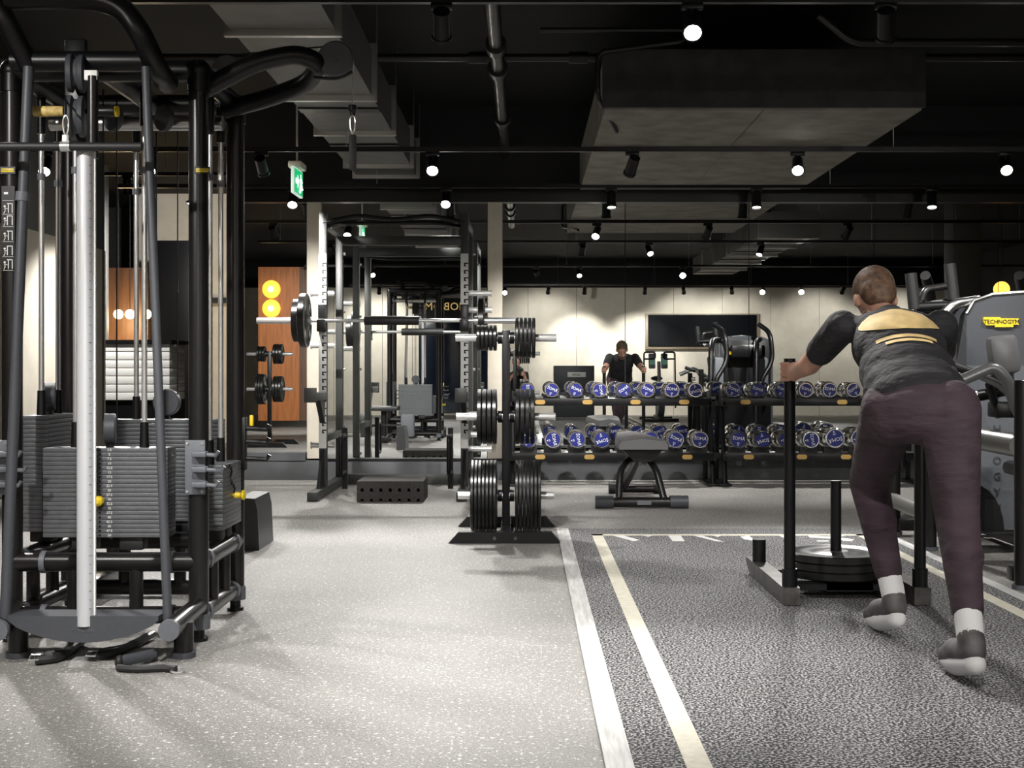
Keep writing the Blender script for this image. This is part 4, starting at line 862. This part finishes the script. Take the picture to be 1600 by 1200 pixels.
    for s in ('L', 'R'):
        an, to = J['an'+s], J['toe'+s]
        c = MB(); limb(c, an+Vector((0, 0, 0.0)), an.lerp(J['kn'+s], 0.27), 0.044, 0.046); put('sock', remesh(c, 0.01, 3, 'sock', M['sock']), t, -base)
        fd = (to-an).normalized(); heel = an-Vector((0, 0, 0.055))-J['fw']*0.03; upv = fd.cross(side).normalized()
        if upv.z < 0: upv = -upv
        c = MB(); limb(c, heel+upv*0.012, to.lerp(heel, 0.35)+upv*0.012, 0.042, 0.046); limb(c, to.lerp(heel, 0.4)+upv*0.006, to, 0.046, 0.034); limb(c, heel+upv*0.02, an, 0.042, 0.044)
        sho = put('shoe', remesh(c, 0.009, 4, 'shoe', M['shoe']), t, -base)
        c = MB(); limb(c, heel-upv*0.026, to.lerp(heel, 0.35)-upv*0.026, 0.036, 0.042); limb(c, to.lerp(heel, 0.35)-upv*0.026, to-upv*0.016, 0.042, 0.03)
        so_ = put('sole', remesh(c, 0.010, 3, 'sole', M['sole']), sho, (0, 0, 0))
    return t, sme, base, R, hipc, shc, u
V = Vector
M_skin = mat('skin', (0.50, 0.27, 0.19), 0.55, noise=0.12, scale=14)
J = dict(hipL=V((1.305, 4.55, 0.86)), hipR=V((1.49, 4.48, 0.86)), shL=V((1.225, 4.93, 1.165)), shR=V((1.595, 4.90, 1.165)), head=V((1.392, 5.08, 1.275)), hd_up=V((-0.05, 0.62, 0.78)).normalized(), hd_f=V((0, 0.78, -0.62)).normalized(),
    elL=V((1.15, 5.16, 1.02)), wrL=V((1.13, 5.335, 0.985)), grL=V((SXL, 5.40, 0.99)), elR=V((1.67, 5.14, 1.02)), wrR=V((1.665, 5.335, 0.985)), grR=V((SXR, 5.40, 0.99)), gax=V((0, 0, 1)), fw=V((0, 1, 0)),
    knL=V((1.315, 4.88, 0.57)), anL=V((1.362, 4.72, 0.165)), toeL=V((1.335, 4.92, 0.058)), knR=V((1.475, 4.36, 0.50)), anR=V((1.405, 4.03, 0.16)), toeR=V((1.395, 4.22, 0.058)))
MM = dict(skin=M_skin, shirt=mat('charcoal_shirt', (0.014, 0.0133, 0.0155), 0.8, noise=0.3, scale=8, bump=1.0, stretch=(1, 2, 2)), trousers=mat('plum_trousers', (0.050, 0.030, 0.040), 0.8, noise=0.3, scale=7, bump=1.0, stretch=(1, 1, 2.6)), hair=mat('brown_hair', (0.11, 0.062, 0.036), 0.65, noise=0.6, scale=45, bump=0.6), sock=mat('white_sock', (0.75, 0.75, 0.75), 0.8), shoe=mat('grey_shoe', (0.09, 0.085, 0.085), 0.6, noise=0.5, scale=15), sole=mat('pale_sole', (0.7, 0.7, 0.7), 0.6))
man, sme, mbase, R, hipc, shc, u = person('person in charcoal T-shirt and plum joggers leaning forward to push the sled', J, MM)
# print on the back of the shirt, laid on the cloth
bvh = BVHTree.FromPolygons([v.co for v in sme.vertices], [p.vertices[:] for p in sme.polygons])
back = -(R.col[1]) if R.col[1].z < 0 else R.col[1]
def lay(m, cx_, cz_, hw, hh, n=18, k=8, rim=1.0):
    side = R.col[0]; rows = []
    for j in range(k+1):
        v = -1+2*j/k; wv = hw*(math.sqrt(max(0.02, 1-v*v)) if rim else 1); row = []
        for i in range(n+1):
            q = -1+2*i/n; o = hipc+u*(cz_+v*hh)+side*(cx_+q*wv)+back*0.5
            hit = bvh.ray_cast(o, -back)[0]
            row.append(m.bm.verts.new((hit if hit else o-back*0.4)+back*0.004))
        rows.append(row)
    for A, B in zip(rows, rows[1:]):
        for i in range(n): m.bm.faces.new((A[i], A[i+1], B[i+1], B[i]))
M_print = mat('gold_print', (0.62, 0.45, 0.20), 0.7, noise=0.25, scale=14)
m = MB(); lay(m, 0.0, 0.405, 0.15, 0.082); part(man, 'back_print', m, M_print, 'pale gold emblem on the back')
for i, w_ in enumerate((0.11, 0.085)):
    m = MB(); lay(m, 0, 0.285-i*0.035, w_, 0.010, rim=0); part(man, 'back_print', m, M_print, 'gold line of print on the back')
# photographer behind the camera, seen in the mirror beside the weight tree
J2 = dict(hipL=V((-0.26, -0.62, 0.42)), hipR=V((-0.06, -0.62, 0.42)), shL=V((-0.34, -0.42, 0.90)), shR=V((0.02, -0.42, 0.90)), head=V((-0.14, -0.36, 1.13)), hd_up=V((0, 0.1, 1)).normalized(), hd_f=V((0, 1, -0.1)).normalized(),
    elL=V((-0.36, -0.26, 0.70)), wrL=V((-0.20, -0.16, 0.90)), grL=V((-0.13, -0.12, 0.93)), elR=V((0.05, -0.25, 0.70)), wrR=V((0.0, -0.18, 0.90)), grR=V((-0.03, -0.12, 0.93)), gax=V((0, 0.2, 1)), fw=V((0, 1, 0)),
    knL=V((-0.30, -0.25, 0.47)), anL=V((-0.30, -0.32, 0.09)), toeL=V((-0.31, -0.14, 0.045)), knR=V((-0.03, -0.30, 0.10)), anR=V((-0.03, -0.72, 0.12)), toeR=V((-0.03, -0.80, 0.05)))
M2 = dict(MM); M2['shirt'] = mat('black_shirt', (0.012, 0.012, 0.013), 0.8, noise=0.2, scale=12); M2['trousers'] = M2['shirt']
person('kneeling person in black holding a camera, seen in the mirror beside the weight tree', J2, M2)
t = thing('photo_camera', 'black photo camera held by the kneeling person in the mirror', 'camera', (-0.08, -0.12, 0.93))
part(t, 'camera_body', MB().b2((-0.145, -0.15, 0.93), (-0.015, -0.09, 1.02), 0.01).b2((-0.11, -0.15, 1.02), (-0.05, -0.09, 1.045), 0.01), M_black)
part(t, 'lens_barrel', MB().lathe([(0.036, 0), (0.036, 0.05), (0.039, 0.055), (0.039, 0.075), (0.032, 0.075)], (-0.08, -0.09, 0.972), (0, 1, 0)), M_black)
